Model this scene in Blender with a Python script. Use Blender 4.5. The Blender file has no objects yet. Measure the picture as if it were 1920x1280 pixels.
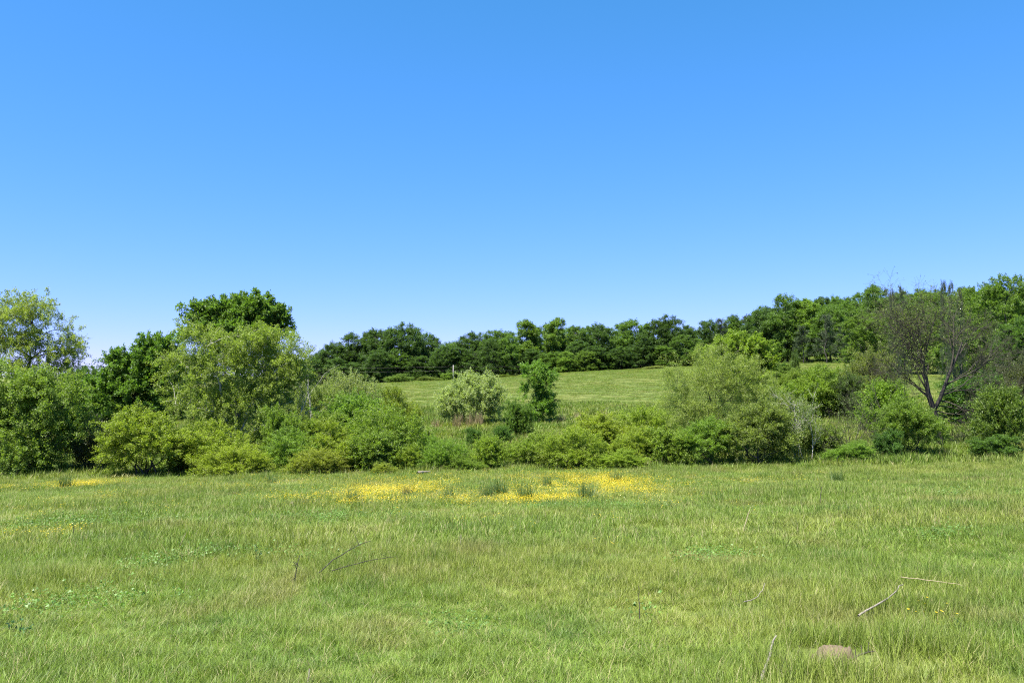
import bpy, math
import numpy as np
from math import radians, sin, cos

# ------------------------------------------------------------------ camera, sky, sun, exposure
scn = bpy.context.scene
col = scn.collection
F_PX = 1536.0                      # focal length in pixels of a 1920 px wide frame
PITCH = math.atan(100 / F_PX)
EYE = 1.70
cam_d = bpy.data.cameras.new('camera')
cam_d.sensor_width = 36.0
cam_d.lens = 36.0 * F_PX / 1920
cam_d.clip_end = 6000
cam = bpy.data.objects.new('camera', cam_d)
cam.location = (0, 0, EYE)
cam.rotation_euler = (radians(90) + PITCH, 0, 0)
col.objects.link(cam)
scn.camera = cam

SUN_EL, SUN_AZ = radians(64), radians(226)      # azimuth clockwise from +Y: behind the camera, to the left
world = bpy.data.worlds.new('World')
scn.world = world
world.use_nodes = True
wn = world.node_tree.nodes; wl = world.node_tree.links
sky = wn.new('ShaderNodeTexSky')
sky.sky_type = 'NISHITA'
sky.sun_disc = False
sky.sun_elevation = SUN_EL
sky.sun_rotation = SUN_AZ
sky.altitude = 200
sky.air_density = 1.0
sky.dust_density = 0.0
sky.ozone_density = 2.0
# the camera's colour response to the clear sky: cooler, and softer in the greens
sep = wn.new('ShaderNodeSeparateColor'); cmb = wn.new('ShaderNodeCombineColor')
wl.new(sky.outputs[0], sep.inputs[0])
for ch, (gain, power) in enumerate(((0.297, 1.27), (0.955, 0.67), (1.06, 1.0))):
    pw = wn.new('ShaderNodeMath'); pw.operation = 'POWER'; pw.inputs[1].default_value = power
    ml = wn.new('ShaderNodeMath'); ml.operation = 'MULTIPLY'; ml.inputs[1].default_value = gain
    wl.new(sep.outputs[ch], pw.inputs[0]); wl.new(pw.outputs[0], ml.inputs[0]); wl.new(ml.outputs[0], cmb.inputs[ch])
bg = wn['Background']
wl.new(cmb.outputs[0], bg.inputs[0])
bg.inputs[1].default_value = 0.0765

sun_d = bpy.data.lights.new('sun', 'SUN')
sun_d.energy = 5.0
sun_d.angle = radians(0.53)
sun_d.color = (1.0, 0.955, 0.88)
sun = bpy.data.objects.new('sun', sun_d)
sd = np.array([sin(SUN_AZ) * cos(SUN_EL), cos(SUN_AZ) * cos(SUN_EL), sin(SUN_EL)])
from mathutils import Vector
sun.rotation_euler = Vector(sd).to_track_quat('Z', 'Y').to_euler()
sun.location = (-20, -20, 40)
col.objects.link(sun)

scn.view_settings.view_transform = 'Standard'
scn.view_settings.look = 'None'
scn.view_settings.gamma = 1.0
scn.view_settings.exposure = 1.62
scn.view_settings.use_curve_mapping = False
scn.render.engine = 'CYCLES'
scn.cycles.use_denoising = False      # keeps the fine grain of leaves and blades
scn.cycles.filter_width = 1.15
scn.cycles.max_bounces = 6
scn.cycles.diffuse_bounces = 4
scn.cycles.glossy_bounces = 1
scn.cycles.transmission_bounces = 4
scn.cycles.transparent_max_bounces = 8

# ------------------------------------------------------------------ numeric helpers
def smooth(e0, e1, x):
    t = np.clip((np.asarray(x, float) - e0) / (e1 - e0), 0, 1)
    return t * t * (3 - 2 * t)

_lat = np.random.default_rng(11).random((64, 64))
def vnoise(x, y, scale, off=0.0):
    x = np.asarray(x, float) / scale + 100.37 + off * 7.13
    y = np.asarray(y, float) / scale + 57.91 + off * 3.71
    xi = np.floor(x).astype(int); yi = np.floor(y).astype(int)
    fx = x - xi; fy = y - yi
    fx = fx * fx * (3 - 2 * fx); fy = fy * fy * (3 - 2 * fy)
    g = lambda a, b: _lat[a % 64, b % 64]
    return (g(xi, yi) * (1 - fx) + g(xi + 1, yi) * fx) * (1 - fy) + (g(xi, yi + 1) * (1 - fx) + g(xi + 1, yi + 1) * fx) * fy

def fbm(x, y, scale, off=0.0, n=3):
    s = 0; a = 1.0; t = 0
    for k in range(n):
        s = s + a * vnoise(x, y, scale / 2 ** k, off + k * 1.7); t += a; a *= 0.55
    return s / t

# terrain: meadow falling to a damp hollow, then a field rising to a wood, with a hill on the right
_ky = np.array([-400, -50, 0, 10, 20, 30, 36, 42, 50, 58, 75, 120, 180, 230, 300, 400, 4000.])
_kz = np.array([10, 2.0, 0, -.5, -1.0, -1.5, -1.72, -1.5, -.8, -.2, .5, 2.8, 5.8, 7.2, 12, 13, 13])
_ty = np.arange(-400, 4000, 1.0)
_tz = np.convolve(np.pad(np.interp(_ty, _ky, _kz), 6, 'edge'), np.ones(13) / 13, 'valid')
def height(X, Y):
    X = np.asarray(X, float); Y = np.asarray(Y, float)
    z = np.interp(Y, _ty, _tz)
    xs = 70 * np.tanh(X / 70)
    z = z + xs * (0.016 + 0.040 * smooth(45, 180, Y))
    z = z + 11 * smooth(35, 150, X) * smooth(110, 250, Y)
    z = z + (fbm(X, Y, 9, 2.0) - .5) * 0.28 + (vnoise(X, Y, 2.2, 5) - .5) * 0.09
    z = z - .0 
    return z
_h0 = float(height(0, 0))
_hraw = height
def height(X, Y):
    return _hraw(X, Y) - _h0

def ray(px, py, Y):
    """measured picture position at distance Y -> X, Z"""
    u = (px - 960) / F_PX; v = (640 - py) / F_PX
    k = Y / (cos(PITCH) - v * sin(PITCH))
    return u * k, EYE + k * (sin(PITCH) + v * cos(PITCH))

def ground_at(px, py):
    """where the line of sight through a picture position meets the ground"""
    Y = np.arange(3.5, 120, 0.01)
    X, Z = ray(px, py, Y)
    k = int(np.argmax(Z <= height(X, Y)))
    return float(X[k]), float(Y[k])

# ------------------------------------------------------------------ mesh helpers
def quad_mesh(name, V, Q, shade=None, smooth_faces=False):
    side = np.shape(Q)[1]
    me = bpy.data.meshes.new(name)
    V = np.ascontiguousarray(V, np.float32); Q = np.ascontiguousarray(Q, np.int32)
    me.vertices.add(len(V)); me.vertices.foreach_set('co', V.ravel())
    me.loops.add(Q.size); me.loops.foreach_set('vertex_index', Q.ravel())
    me.polygons.add(len(Q)); me.polygons.foreach_set('loop_start', np.arange(0, Q.size, side, dtype=np.int32))
    if smooth_faces:
        me.polygons.foreach_set('use_smooth', np.ones(len(Q), bool))
    if shade is not None:
        a = me.attributes.new('shade', 'FLOAT', 'POINT')
        a.data.foreach_set('value', np.ascontiguousarray(shade, np.float32))
    me.update(calc_edges=True)
    me.validate()
    return me

def unit(a):
    return a / (np.linalg.norm(a, axis=-1, keepdims=True) + 1e-9)

def tubes(P, R, sides=5):
    """P (n,k,3) polylines, R (n,k) radii -> verts, quads"""
    P = np.asarray(P, float); R = np.asarray(R, float)
    n, k, _ = P.shape
    T = np.empty_like(P)
    T[:, 1:-1] = P[:, 2:] - P[:, :-2]; T[:, 0] = P[:, 1] - P[:, 0]; T[:, -1] = P[:, -1] - P[:, -2]
    T = unit(T)
    ref = np.where(np.abs(T[:, :1, 2:3]) > 0.85, np.array([1., 0, 0]), np.array([0, 0, 1.]))
    ref = np.broadcast_to(ref, T.shape)
    A = unit(np.cross(T, ref)); B = np.cross(T, A)
    th = np.arange(sides) * 2 * math.pi / sides
    V = P[:, :, None] + R[:, :, None, None] * (np.cos(th)[None, None, :, None] * A[:, :, None] + np.sin(th)[None, None, :, None] * B[:, :, None])
    idx = np.arange(n * k * sides).reshape(n, k, sides)
    a = idx[:, :-1]; b = np.roll(a, -1, 2); d = idx[:, 1:]; c = np.roll(d, -1, 2)
    return V.reshape(-1, 3), np.stack([a, b, c, d], -1).reshape(-1, 4)

def merge(parts):
    V = []; Q = []; o = 0
    for v, q in parts:
        V.append(v); Q.append(q + o); o += len(v)
    return np.concatenate(V), np.concatenate(Q)

# ------------------------------------------------------------------ materials
def new_mat(name):
    m = bpy.data.materials.new(name); m.use_nodes = True
    nt = m.node_tree; nt.nodes.clear()
    out = nt.nodes.new('ShaderNodeOutputMaterial')
    return m, nt, out

def math_node(nt, op, a, b):
    n = nt.nodes.new('ShaderNodeMath'); n.operation = op
    for i, v in enumerate((a, b)):
        if isinstance(v, (int, float)): n.inputs[i].default_value = v
        else: nt.links.new(v, n.inputs[i])
    return n.outputs[0]

def leaf_material(name, source, transl=0.48, rough=0.5, lo=0.75, hi=1.32, yellow=0.3, spec=0.3):
    """foliage: own colour (object colour or per-plant tint) x per-leaf variation, lets light through"""
    m, nt, out = new_mat(name)
    if source == 'object':
        src = nt.nodes.new('ShaderNodeObjectInfo'); c = src.outputs['Color']
    else:
        src = nt.nodes.new('ShaderNodeAttribute'); src.attribute_type = 'INSTANCER'; src.attribute_name = 'tint'; c = src.outputs['Color']
    sh = nt.nodes.new('ShaderNodeAttribute'); sh.attribute_name = 'shade'
    mr = nt.nodes.new('ShaderNodeMapRange'); mr.inputs['To Min'].default_value = lo; mr.inputs['To Max'].default_value = hi
    nt.links.new(sh.outputs['Fac'], mr.inputs['Value'])
    mul = nt.nodes.new('ShaderNodeVectorMath'); mul.operation = 'SCALE'
    nt.links.new(c, mul.inputs[0]); nt.links.new(mr.outputs[0], mul.inputs['Scale'])
    mix = nt.nodes.new('ShaderNodeMix'); mix.data_type = 'RGBA'; mix.blend_type = 'MULTIPLY'
    mix.inputs['B'].default_value = (1.16, 1.08, 0.55, 1)
    nt.links.new(math_node(nt, 'MULTIPLY', sh.outputs['Fac'], yellow), mix.inputs['Factor'])
    nt.links.new(mul.outputs[0], mix.inputs['A'])
    p = nt.nodes.new('ShaderNodeBsdfPrincipled')
    p.inputs['Roughness'].default_value = rough
    p.inputs['Specular IOR Level'].default_value = spec
    nt.links.new(mix.outputs['Result'], p.inputs['Base Color'])
    tr = nt.nodes.new('ShaderNodeBsdfTranslucent')
    tc = nt.nodes.new('ShaderNodeMix'); tc.data_type = 'RGBA'; tc.blend_type = 'MULTIPLY'; tc.inputs['Factor'].default_value = 1.0
    tc.inputs['B'].default_value = (1.35, 1.5, 0.5, 1)
    nt.links.new(mix.outputs['Result'], tc.inputs['A']); nt.links.new(tc.outputs['Result'], tr.inputs['Color'])
    ms = nt.nodes.new('ShaderNodeMixShader'); ms.inputs[0].default_value = transl
    nt.links.new(p.outputs[0], ms.inputs[1]); nt.links.new(tr.outputs[0], ms.inputs[2])
    nt.links.new(ms.outputs[0], out.inputs['Surface'])
    return m

def bark_material(name, c1, c2, scale=6.0):
    m, nt, out = new_mat(name)
    tcd = nt.nodes.new('ShaderNodeTexCoord')
    mp = nt.nodes.new('ShaderNodeMapping'); mp.inputs['Scale'].default_value = (1, 1, 0.25)
    nt.links.new(tcd.outputs['Object'], mp.inputs[0])
    nz = nt.nodes.new('ShaderNodeTexNoise'); nz.inputs['Scale'].default_value = scale * 3; nz.inputs['Detail'].default_value = 5
    nt.links.new(mp.outputs[0], nz.inputs['Vector'])
    cr = nt.nodes.new('ShaderNodeValToRGB')
    cr.color_ramp.elements[0].position = 0.3; cr.color_ramp.elements[0].color = (*c1, 1)
    cr.color_ramp.elements[1].position = 0.7; cr.color_ramp.elements[1].color = (*c2, 1)
    nt.links.new(nz.outputs[0], cr.inputs[0])
    p = nt.nodes.new('ShaderNodeBsdfPrincipled'); p.inputs['Roughness'].default_value = 0.85
    nt.links.new(cr.outputs[0], p.inputs['Base Color'])
    bp = nt.nodes.new('ShaderNodeBump'); bp.inputs['Strength'].default_value = 0.5; bp.inputs['Distance'].default_value = 0.02
    nt.links.new(nz.outputs[0], bp.inputs['Height']); nt.links.new(bp.outputs[0], p.inputs['Normal'])
    nt.links.new(p.outputs[0], out.inputs['Surface'])
    return m

LEAF = leaf_material('leaf', 'object')
def grass_material(name, base, yellower, deep, straw):
    m, nt, out = new_mat(name)
    geo = nt.nodes.new('ShaderNodeNewGeometry')
    def noise(scale, det, off):
        mp = nt.nodes.new('ShaderNodeMapping'); mp.inputs['Location'].default_value = (off, off * .7, 0); mp.inputs['Scale'].default_value = (scale, scale, 0)
        nt.links.new(geo.outputs['Position'], mp.inputs[0])
        n = nt.nodes.new('ShaderNodeTexNoise'); n.inputs['Scale'].default_value = 1; n.inputs['Detail'].default_value = det
        nt.links.new(mp.outputs[0], n.inputs['Vector']); return n.outputs[0]
    def rng_map(v, a, b, lo=0., hi=1.):
        r = nt.nodes.new('ShaderNodeMapRange'); r.interpolation_type = 'SMOOTHSTEP'
        r.inputs['From Min'].default_value = a; r.inputs['From Max'].default_value = b; r.inputs['To Min'].default_value = lo; r.inputs['To Max'].default_value = hi
        nt.links.new(v, r.inputs['Value']); return r.outputs[0]
    def mixc(f, a, b, mode='MIX'):
        x = nt.nodes.new('ShaderNodeMix'); x.data_type = 'RGBA'; x.blend_type = mode
        nt.links.new(f, x.inputs['Factor']) if not isinstance(f, float) else setattr(x.inputs['Factor'], 'default_value', f)
        for v, k in ((a, 'A'), (b, 'B')):
            if isinstance(v, tuple): x.inputs[k].default_value = (*v, 1)
            else: nt.links.new(v, x.inputs[k])
        return x.outputs['Result']
    c = mixc(rng_map(noise(.22, 3, 3.), .42, .66), base, yellower)  # noise blends a yellower grass tone into the base green
    c = mixc(rng_map(noise(.75, 3, 11.), .50, .72, 0, .7), c, deep)
    c = mixc(rng_map(noise(2.6, 2, 5.), .52, .75, 0, .6), c, deep)
    c = mixc(rng_map(noise(1.7, 2, 17.), .56, .75, 0, .6), c, yellower)
    c = mixc(rng_map(noise(.5, 3, 29.), .54, .72, 0, .55), c, (.20, .175, .06))
    sh = nt.nodes.new('ShaderNodeAttribute'); sh.attribute_name = 'shade'
    sc = nt.nodes.new('ShaderNodeVectorMath'); sc.operation = 'SCALE'
    nt.links.new(c, sc.inputs[0]); nt.links.new(rng_map(sh.outputs['Fac'], 0, .8, .55, 1.5), sc.inputs['Scale'])
    c = mixc(rng_map(sh.outputs['Fac'], .85, .88), sc.outputs[0], straw)
    p = nt.nodes.new('ShaderNodeBsdfPrincipled'); p.inputs['Roughness'].default_value = .5; p.inputs['Specular IOR Level'].default_value = .28
    nt.links.new(c, p.inputs['Base Color'])
    tr = nt.nodes.new('ShaderNodeBsdfTranslucent'); nt.links.new(mixc(1.0, c, (1.3, 1.45, .5), 'MULTIPLY'), tr.inputs['Color'])
    ms = nt.nodes.new('ShaderNodeMixShader'); ms.inputs[0].default_value = .3
    nt.links.new(p.outputs[0], ms.inputs[1]); nt.links.new(tr.outputs[0], ms.inputs[2]); nt.links.new(ms.outputs[0], out.inputs['Surface'])
    return m
BLADE = grass_material('grass_blade', (.126, .188, .024), (.176, .212, .036), (.076, .138, .019), (.34, .30, .14))
FIELD_BLADE = grass_material('field_blade', (.100, .158, .021), (.138, .170, .030), (.068, .124, .018), (.24, .21, .10))
CLOVER = leaf_material('clover_leaf', 'instancer', transl=0.3, rough=0.45, lo=0.7, hi=1.3, yellow=0.2)
NEEDLE = leaf_material('needle', 'object', transl=0.1, rough=0.6, lo=0.6, hi=1.3, yellow=0.1)
PETAL = leaf_material('petal', 'object', transl=0.2, rough=0.45, lo=0.85, hi=1.15, yellow=0.1)
BARK = bark_material('bark_brown', (.019, .017, .013), (.058, .051, .042))
BARK_DARK = bark_material('bark_dark', (.011, .009, .007), (.034, .028, .021))  # darker bark tone for the bare tree's trunk
BARK_PALE = bark_material('bark_pale', (.22, .2, .17), (.5, .47, .42))
BARK_GREY = bark_material('bark_dead_grey', (.02, .017, .009), (.058, .05, .03))
STRAW = bark_material('dry_stalk', (.2, .16, .09), (.38, .31, .19), 12)
DARKSTEM = bark_material('dark_stem', (.02, .016, .012), (.055, .042, .03), 12)
DRIFT = bark_material('weathered_stick', (.13, .108, .085), (.3, .26, .21), 10)
POLE = bark_material('weathered_pole', (.2, .18, .16), (.38, .35, .31), 4)

def ground_material():
    m, nt, out = new_mat('meadow_ground')
    geo = nt.nodes.new('ShaderNodeNewGeometry')
    def noise(scale, det):
        n = nt.nodes.new('ShaderNodeTexNoise'); n.inputs['Scale'].default_value = scale; n.inputs['Detail'].default_value = det
        nt.links.new(geo.outputs['Position'], n.inputs['Vector']); return n.outputs[0]
    def ramp(f, cs):
        r = nt.nodes.new('ShaderNodeValToRGB')
        e = r.color_ramp.elements
        while len(e) < len(cs): e.new(0.5)
        for i, (p, c) in enumerate(cs): e[i].position = p; e[i].color = (*c, 1)
        nt.links.new(f, r.inputs[0]); return r.outputs[0]
    a = ramp(noise(0.09, 4), [(.3, (.085, .125, .03)), (.5, (.12, .15, .042)), (.72, (.16, .165, .055))])
    b = ramp(noise(1.6, 6), [(.3, (.6, .62, .55)), (.7, (1.25, 1.2, 1.15))])
    mx = nt.nodes.new('ShaderNodeMix'); mx.data_type = 'RGBA'; mx.blend_type = 'MULTIPLY'; mx.inputs['Factor'].default_value = 1
    nt.links.new(a, mx.inputs['A']); nt.links.new(b, mx.inputs['B'])
    p = nt.nodes.new('ShaderNodeBsdfPrincipled'); p.inputs['Roughness'].default_value = 0.95; p.inputs['Specular IOR Level'].default_value = 0.1
    nt.links.new(mx.outputs['Result'], p.inputs['Base Color'])
    bp = nt.nodes.new('ShaderNodeBump'); bp.inputs['Strength'].default_value = 0.7; bp.inputs['Distance'].default_value = 0.25
    nt.links.new(noise(3.0, 6), bp.inputs['Height']); nt.links.new(bp.outputs[0], p.inputs['Normal'])
    nt.links.new(p.outputs[0], out.inputs['Surface'])
    return m
GROUND = ground_material()

# ------------------------------------------------------------------ objects
def link(name, data, mat=None, parent=None, color=None):
    o = bpy.data.objects.new(name, data)
    col.objects.link(o)
    if mat is not None and not data.materials: data.materials.append(mat)
    if parent is not None: o.parent = parent
    if color is not None: o.color = (*color, 1)
    return o

def tag(o, label, cat, group=None, kind=None):
    if label: o['label'] = label
    if cat: o['category'] = cat
    if group: o['group'] = group
    if kind: o['kind'] = kind
    return o

def empty(name, X, Y, rz=0.0, sc=(1, 1, 1), sink=0.05):
    o = bpy.data.objects.new(name, None); col.objects.link(o)
    o.empty_display_size = 0.3
    o.location = (X, Y, float(height(X, Y)) - sink); o.rotation_euler = (0, 0, rz); o.scale = sc
    return o

# ---- the terrain
def sheet():
    s = np.linspace(-1, 1, 321)
    xs = 9 * np.sinh(s * 5.8) / np.cosh(0) 
    t = np.linspace(0, 1, 420)
    ys = -40 + 44 * t * 3.2 + 2600 * t ** 6
    X, Y = np.meshgrid(xs, ys)
    Z = height(X, Y)
    V = np.stack([X, Y, Z], -1).reshape(-1, 3)
    ny, nx = X.shape
    i = np.arange(nx * ny).reshape(ny, nx)
    Q = np.stack([i[:-1, :-1], i[:-1, 1:], i[1:, 1:], i[1:, :-1]], -1).reshape(-1, 4)
    return quad_mesh('meadow_sheet', V, Q, smooth_faces=True)
g = link('meadow_ground', sheet(), GROUND)
tag(g, 'grassy meadow ground falling to a hollow and rising to a wood', 'meadow', kind='structure')

# ------------------------------------------------------------------ foliage generator
def leaf_quads(rng, O, D, L, n, ll, lw, droop=0.15, jit=0.06, upb=0.8, hang=0.0, along=0.5):
    w = L / L.sum()
    i = rng.choice(len(L), n, p=w)
    t = rng.random(n) ** 0.75
    d = D[i]
    P = O[i] + d * (L[i] * t)[:, None]
    P[:, 2] -= droop * L[i] * t * t
    P += rng.normal(0, 1, (n, 3)) * jit
    ax = unit(d * along + rng.normal(0, .6, (n, 3)) - np.array([0, 0, hang]))
    N = rng.normal(0, .55, (n, 3)) + np.array([0, 0, upb * 1.25])
    S = unit(np.cross(ax, N)); N = np.cross(S, ax)
    k = rng.uniform(.65, 1.3, n)[:, None]
    low = P + ax * ll * k * .15
    V = np.stack([low - S * lw * .5 * k, low + S * lw * .5 * k + ax * ll * .2, P + ax * ll * k], 1).reshape(-1, 3)
    srnd = rng.random(len(L))
    sh = np.clip(.55 * rng.random(n) + .45 * srnd[i], 0, 1)
    return V, np.arange(3 * n).reshape(n, 3), np.repeat(sh, 3), P

def clumps(rng, lobes, n, rmin=.5, rmax=.95, low=.35):
    lobes = np.asarray(lobes, float)
    w = (lobes[:, 3] * lobes[:, 4] * lobes[:, 5]) ** (2 / 3)
    i = rng.choice(len(lobes), n, p=w / w.sum())
    d = unit(rng.normal(0, 1, (n, 3)))
    flip = (d[:, 2] < -.2) & (rng.random(n) > low); d[flip, 2] *= -1
    r = rng.uniform(rmin, rmax, n)
    C = lobes[i, :3] + lobes[i, 3:] * d * r[:, None]
    return C, unit(d / lobes[i, 3:]), i

def sprays(rng, C, out, per, slen, up=.25, rnd=.55, spread=.3):
    n = len(C) * per
    Cc = np.repeat(C, per, 0); o = np.repeat(out, per, 0)
    D = unit(o * .8 + rng.normal(0, rnd, (n, 3)) + np.array([0, 0, up]))
    return Cc + rng.normal(0, spread * slen, (n, 3)), D, slen * rng.uniform(.55, 1.25, n)

def curve_pts(a, b, k, rng, bow=.12, lift=.1, wobble=.018):
    """n arching polylines a->b of k points"""
    t = np.linspace(0, 1, k)[None, :, None]
    a = a[:, None]; b = b[:, None]
    L = np.linalg.norm(b - a, axis=-1, keepdims=True)
    P = a + (b - a) * t
    off = rng.normal(0, 1, (a.shape[0], 1, 3)) * bow * L + np.array([0, 0, 1.]) * lift * L
    P = P + off * (4 * t * (1 - t)) * .5
    wob = rng.normal(0, wobble, P.shape) * L; wob[:, 0] = 0; wob[:, -1] = 0
    return P + wob

def woody(rng, C, trunk_top, trunk_r, stems=1, nlimb=10, lean=(0, 0), fork=.25, sides=6):
    """trunk(s) and branches that reach every clump centre"""
    top = np.array([lean[0], lean[1], trunk_top])
    base = np.zeros((stems, 3)); base[:, :2] = rng.normal(0, .05 + .12 * (stems > 1), (stems, 2)) * (stems > 1)
    tops = np.repeat(top[None], stems, 0)
    if stems > 1:
        k = rng.choice(len(C), stems, replace=len(C) < stems)
        tops = C[k] * np.array([.75, .75, .9])
    kT = 9
    T = curve_pts(base, tops, kT, rng, .05, .02)
    RT = trunk_r * (np.linspace(1, .12, kT) ** .8)[None] * np.ones((stems, 1))
    RT[:, 0] *= 1.25
    trunk = tubes(T, RT, 7)
    samp = T[:, 2:].reshape(-1, 3); samp_r = RT[:, 2:].reshape(-1)
    samp = samp[samp[:, 2] > fork * trunk_top * .8]; samp_r = np.full(len(samp), trunk_r * .5)
    if len(samp) == 0:
        samp = T[:, -3:].reshape(-1, 3); samp_r = np.full(len(samp), trunk_r * .5)
    order = rng.permutation(len(C)); main = order[:nlimb]; rest = order[nlimb:]
    def attach(pts, samp):
        d = np.linalg.norm(pts[:, None] - samp[None], axis=-1)
        rise = pts[:, None, 2] - samp[None, :, 2]; hor = np.linalg.norm(pts[:, None, :2] - samp[None, :, :2], axis=-1)
        pen = np.where(rise < .35 * hor, (.35 * hor - rise) * 1.4, 0)
        return np.argmin(d + pen, 1)
    A = samp[attach(C[main], samp)]
    kL = 7
    PL = curve_pts(A, C[main], kL, rng, .12, .12)
    ln = np.linalg.norm(C[main] - A, axis=1)
    RL = (np.clip(trunk_r * .22 + ln * .006, .012, trunk_r * .6))[:, None] * np.linspace(1, .22, kL)[None]
    br = [tubes(PL, RL, 5)]
    s2 = np.concatenate([samp, PL[:, 1:].reshape(-1, 3)])
    if len(rest):
        A2 = s2[attach(C[rest], s2)]
        P2 = curve_pts(A2, C[rest], 5, rng, .14, .1)
        R2 = np.clip(.006 + np.linalg.norm(C[rest] - A2, axis=1) * .006, .006, .035)[:, None] * np.linspace(1, .25, 5)[None]
        br.append(tubes(P2, R2, 4))
    return trunk, merge(br)

def plant_meshes(seed, lobes, nclump, per, slen, nleaf, leaf, trunk_top, trunk_r, stems=1, nlimb=10, fork=.25,
                 droop=.15, up=.25, rnd=.55, upb=.8, hang=0., along=.5, low=.35, rmin=.5, rmax=.88, lean=(0, 0), jit=.06, twigs=True, spread=.3):
    rng = np.random.default_rng(seed)
    lobes = np.asarray(lobes, float)
    C, out, _ = clumps(rng, lobes, nclump, rmin, rmax, low)
    C[:, 2] = np.maximum(C[:, 2], .12)
    O, D, L = sprays(rng, C, out, per, slen, up, rnd, spread)
    O[:, 2] = np.maximum(O[:, 2], .06)
    V, Q, sh, _ = leaf_quads(rng, O, D, L, nleaf, leaf[0], leaf[1], droop, jit, upb, hang, along)
    V[:, 2] = np.maximum(V[:, 2], .01)
    trunk_top = min(trunk_top, .8 * float((lobes[:, 2] + lobes[:, 5]).max()))
    trunk, br = woody(rng, C, trunk_top, trunk_r, stems, nlimb, lean, fork)
    if twigs:
        sel = rng.random(len(O)) < .14
        E = O + D * L[:, None] * .85; E[:, 2] -= droop * L * .7
        P = np.stack([O, (O + E) / 2 + np.array([0, 0, .03]), E], 1)[sel]
        br = merge([br, tubes(P, np.array([[.008, .006, .003]]).repeat(len(P), 0) * max(1, leaf[0] / .12), 3)])
    return dict(leaf=quad_mesh('foliage_mesh', V, Q, sh), trunk=quad_mesh('trunk_mesh', *trunk, smooth_faces=True), branch=quad_mesh('branch_mesh', *br, smooth_faces=True))

def put(name, label, cat, M, X, Y, color, rz=0., sc=(1, 1, 1), group=None, bark=None, leafmat=None, parts=('trunk', 'branches', 'crown')):
    e = empty(name, X, Y, rz, sc)
    tag(e, label, cat, group)
    link(parts[0], M['trunk'], bark or BARK, e)
    link(parts[1], M['branch'], bark or BARK, e)['kind'] = 'stuff'
    link(parts[2], M['leaf'], leafmat or LEAF, e, color)['kind'] = 'stuff'
    return e

def local_lobes(px, Y, items):
    """lobes measured in the photograph (px, py, rx, ry, depth offset in m) -> metres about the plant's foot"""
    X, _ = ray(px, 760, Y); g0 = float(height(X, Y)) - .05
    r = []
    for a in items:
        x, z = ray(a[0], a[1], Y); s = Y / F_PX
        dy = a[4] if len(a) > 4 else 0
        r.append((x - X, dy, z - g0, a[2] * s, max(.7 * a[2], .8 * a[3]) * s * (a[5] if len(a) > 5 else 1), a[3] * s))
    return X, r

def own_plant(name, label, cat, seed, px, Y, items, color, bark=None, parts=('trunk', 'branches', 'crown'), group=None, leafmat=None, **kw):
    X, lobes = local_lobes(px, Y, items)
    M = plant_meshes(seed, lobes, **kw)
    return put(name, label, cat, M, X, Y, color, bark=bark, parts=parts, group=group, leafmat=leafmat)

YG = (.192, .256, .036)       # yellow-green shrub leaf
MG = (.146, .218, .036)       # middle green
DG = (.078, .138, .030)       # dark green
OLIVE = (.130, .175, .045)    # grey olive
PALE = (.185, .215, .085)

# ------------------------------------------------------------------ single trees of the hollow
own_plant('airy_tree', 'tall airy yellow-green tree with gappy crown at the left edge', 'tree', 1, 38, 46,
          [(10, 600, 70, 52), (60, 590, 60, 40), (105, 625, 44, 30), (120, 660, 34, 24), (40, 660, 80, 40), (-40, 640, 60, 70), (70, 700, 80, 40)],
          (.2, .25, .06), nclump=190, per=7, slen=.75, nleaf=85327, leaf=(0.097, 0.049), trunk_top=9.0, trunk_r=.14, lean=(.5, 0), droop=.25, up=0., rnd=.7, rmin=.25, jit=.05, hang=.3, nlimb=16)
own_plant('leafy_tree', 'broad drooping green tree filling the left edge down to the grass', 'tree', 2, 70, 39,
          [(20, 740, 80, 50), (95, 750, 65, 50), (40, 810, 90, 60), (120, 815, 50, 50), (-30, 790, 60, 80), (60, 860, 80, 24, -.3)],
          (.142, .208, .04), nclump=230, per=8, slen=.7, nleaf=115830, leaf=(0.098, 0.057), trunk_top=4.0, trunk_r=.12, stems=3, droop=.3, up=.1, rnd=.55, hang=.35, low=.6, nlimb=18)
own_plant('shade_coloured_shrub', 'dull brownish shrub standing in for the shade between drooping tree and rounded shrub', 'shrub', 3, 172, 40,  # dark leaf colour stands in for the shaded hole between these plants
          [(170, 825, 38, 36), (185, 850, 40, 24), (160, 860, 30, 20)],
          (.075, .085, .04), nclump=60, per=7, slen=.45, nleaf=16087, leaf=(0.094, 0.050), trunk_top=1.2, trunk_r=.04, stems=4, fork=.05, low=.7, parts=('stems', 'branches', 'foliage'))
own_plant('oak_tree', 'dense dark green round tree behind the rounded shrub at left', 'tree', 4, 255, 50,
          [(285, 668, 55, 38), (235, 700, 56, 42), (300, 705, 55, 50), (250, 745, 75, 50), (200, 740, 40, 40), (312, 655, 30, 24), (255, 800, 70, 50)],
          (.1, .178, .033), nclump=290, per=7, slen=.6, nleaf=118503, leaf=(0.138, 0.089), trunk_top=7.6, trunk_r=.2, droop=.15, low=.5, nlimb=16)
own_plant('oak_tree', 'tallest oak with a dark glossy dome above the pale birch', 'tree', 5, 440, 58,
          [(430, 598, 62, 38), (375, 596, 32, 30), (490, 595, 50, 36), (520, 615, 27, 34), (450, 640, 90, 50), (440, 588, 48, 24), (358, 610, 16, 20)],
          (.1, .17, .034), nclump=240, per=7, slen=.62, nleaf=77616, leaf=(0.188, 0.126), trunk_top=11.5, trunk_r=.26, droop=.1, low=.45, rmin=.35, nlimb=16)
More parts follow.
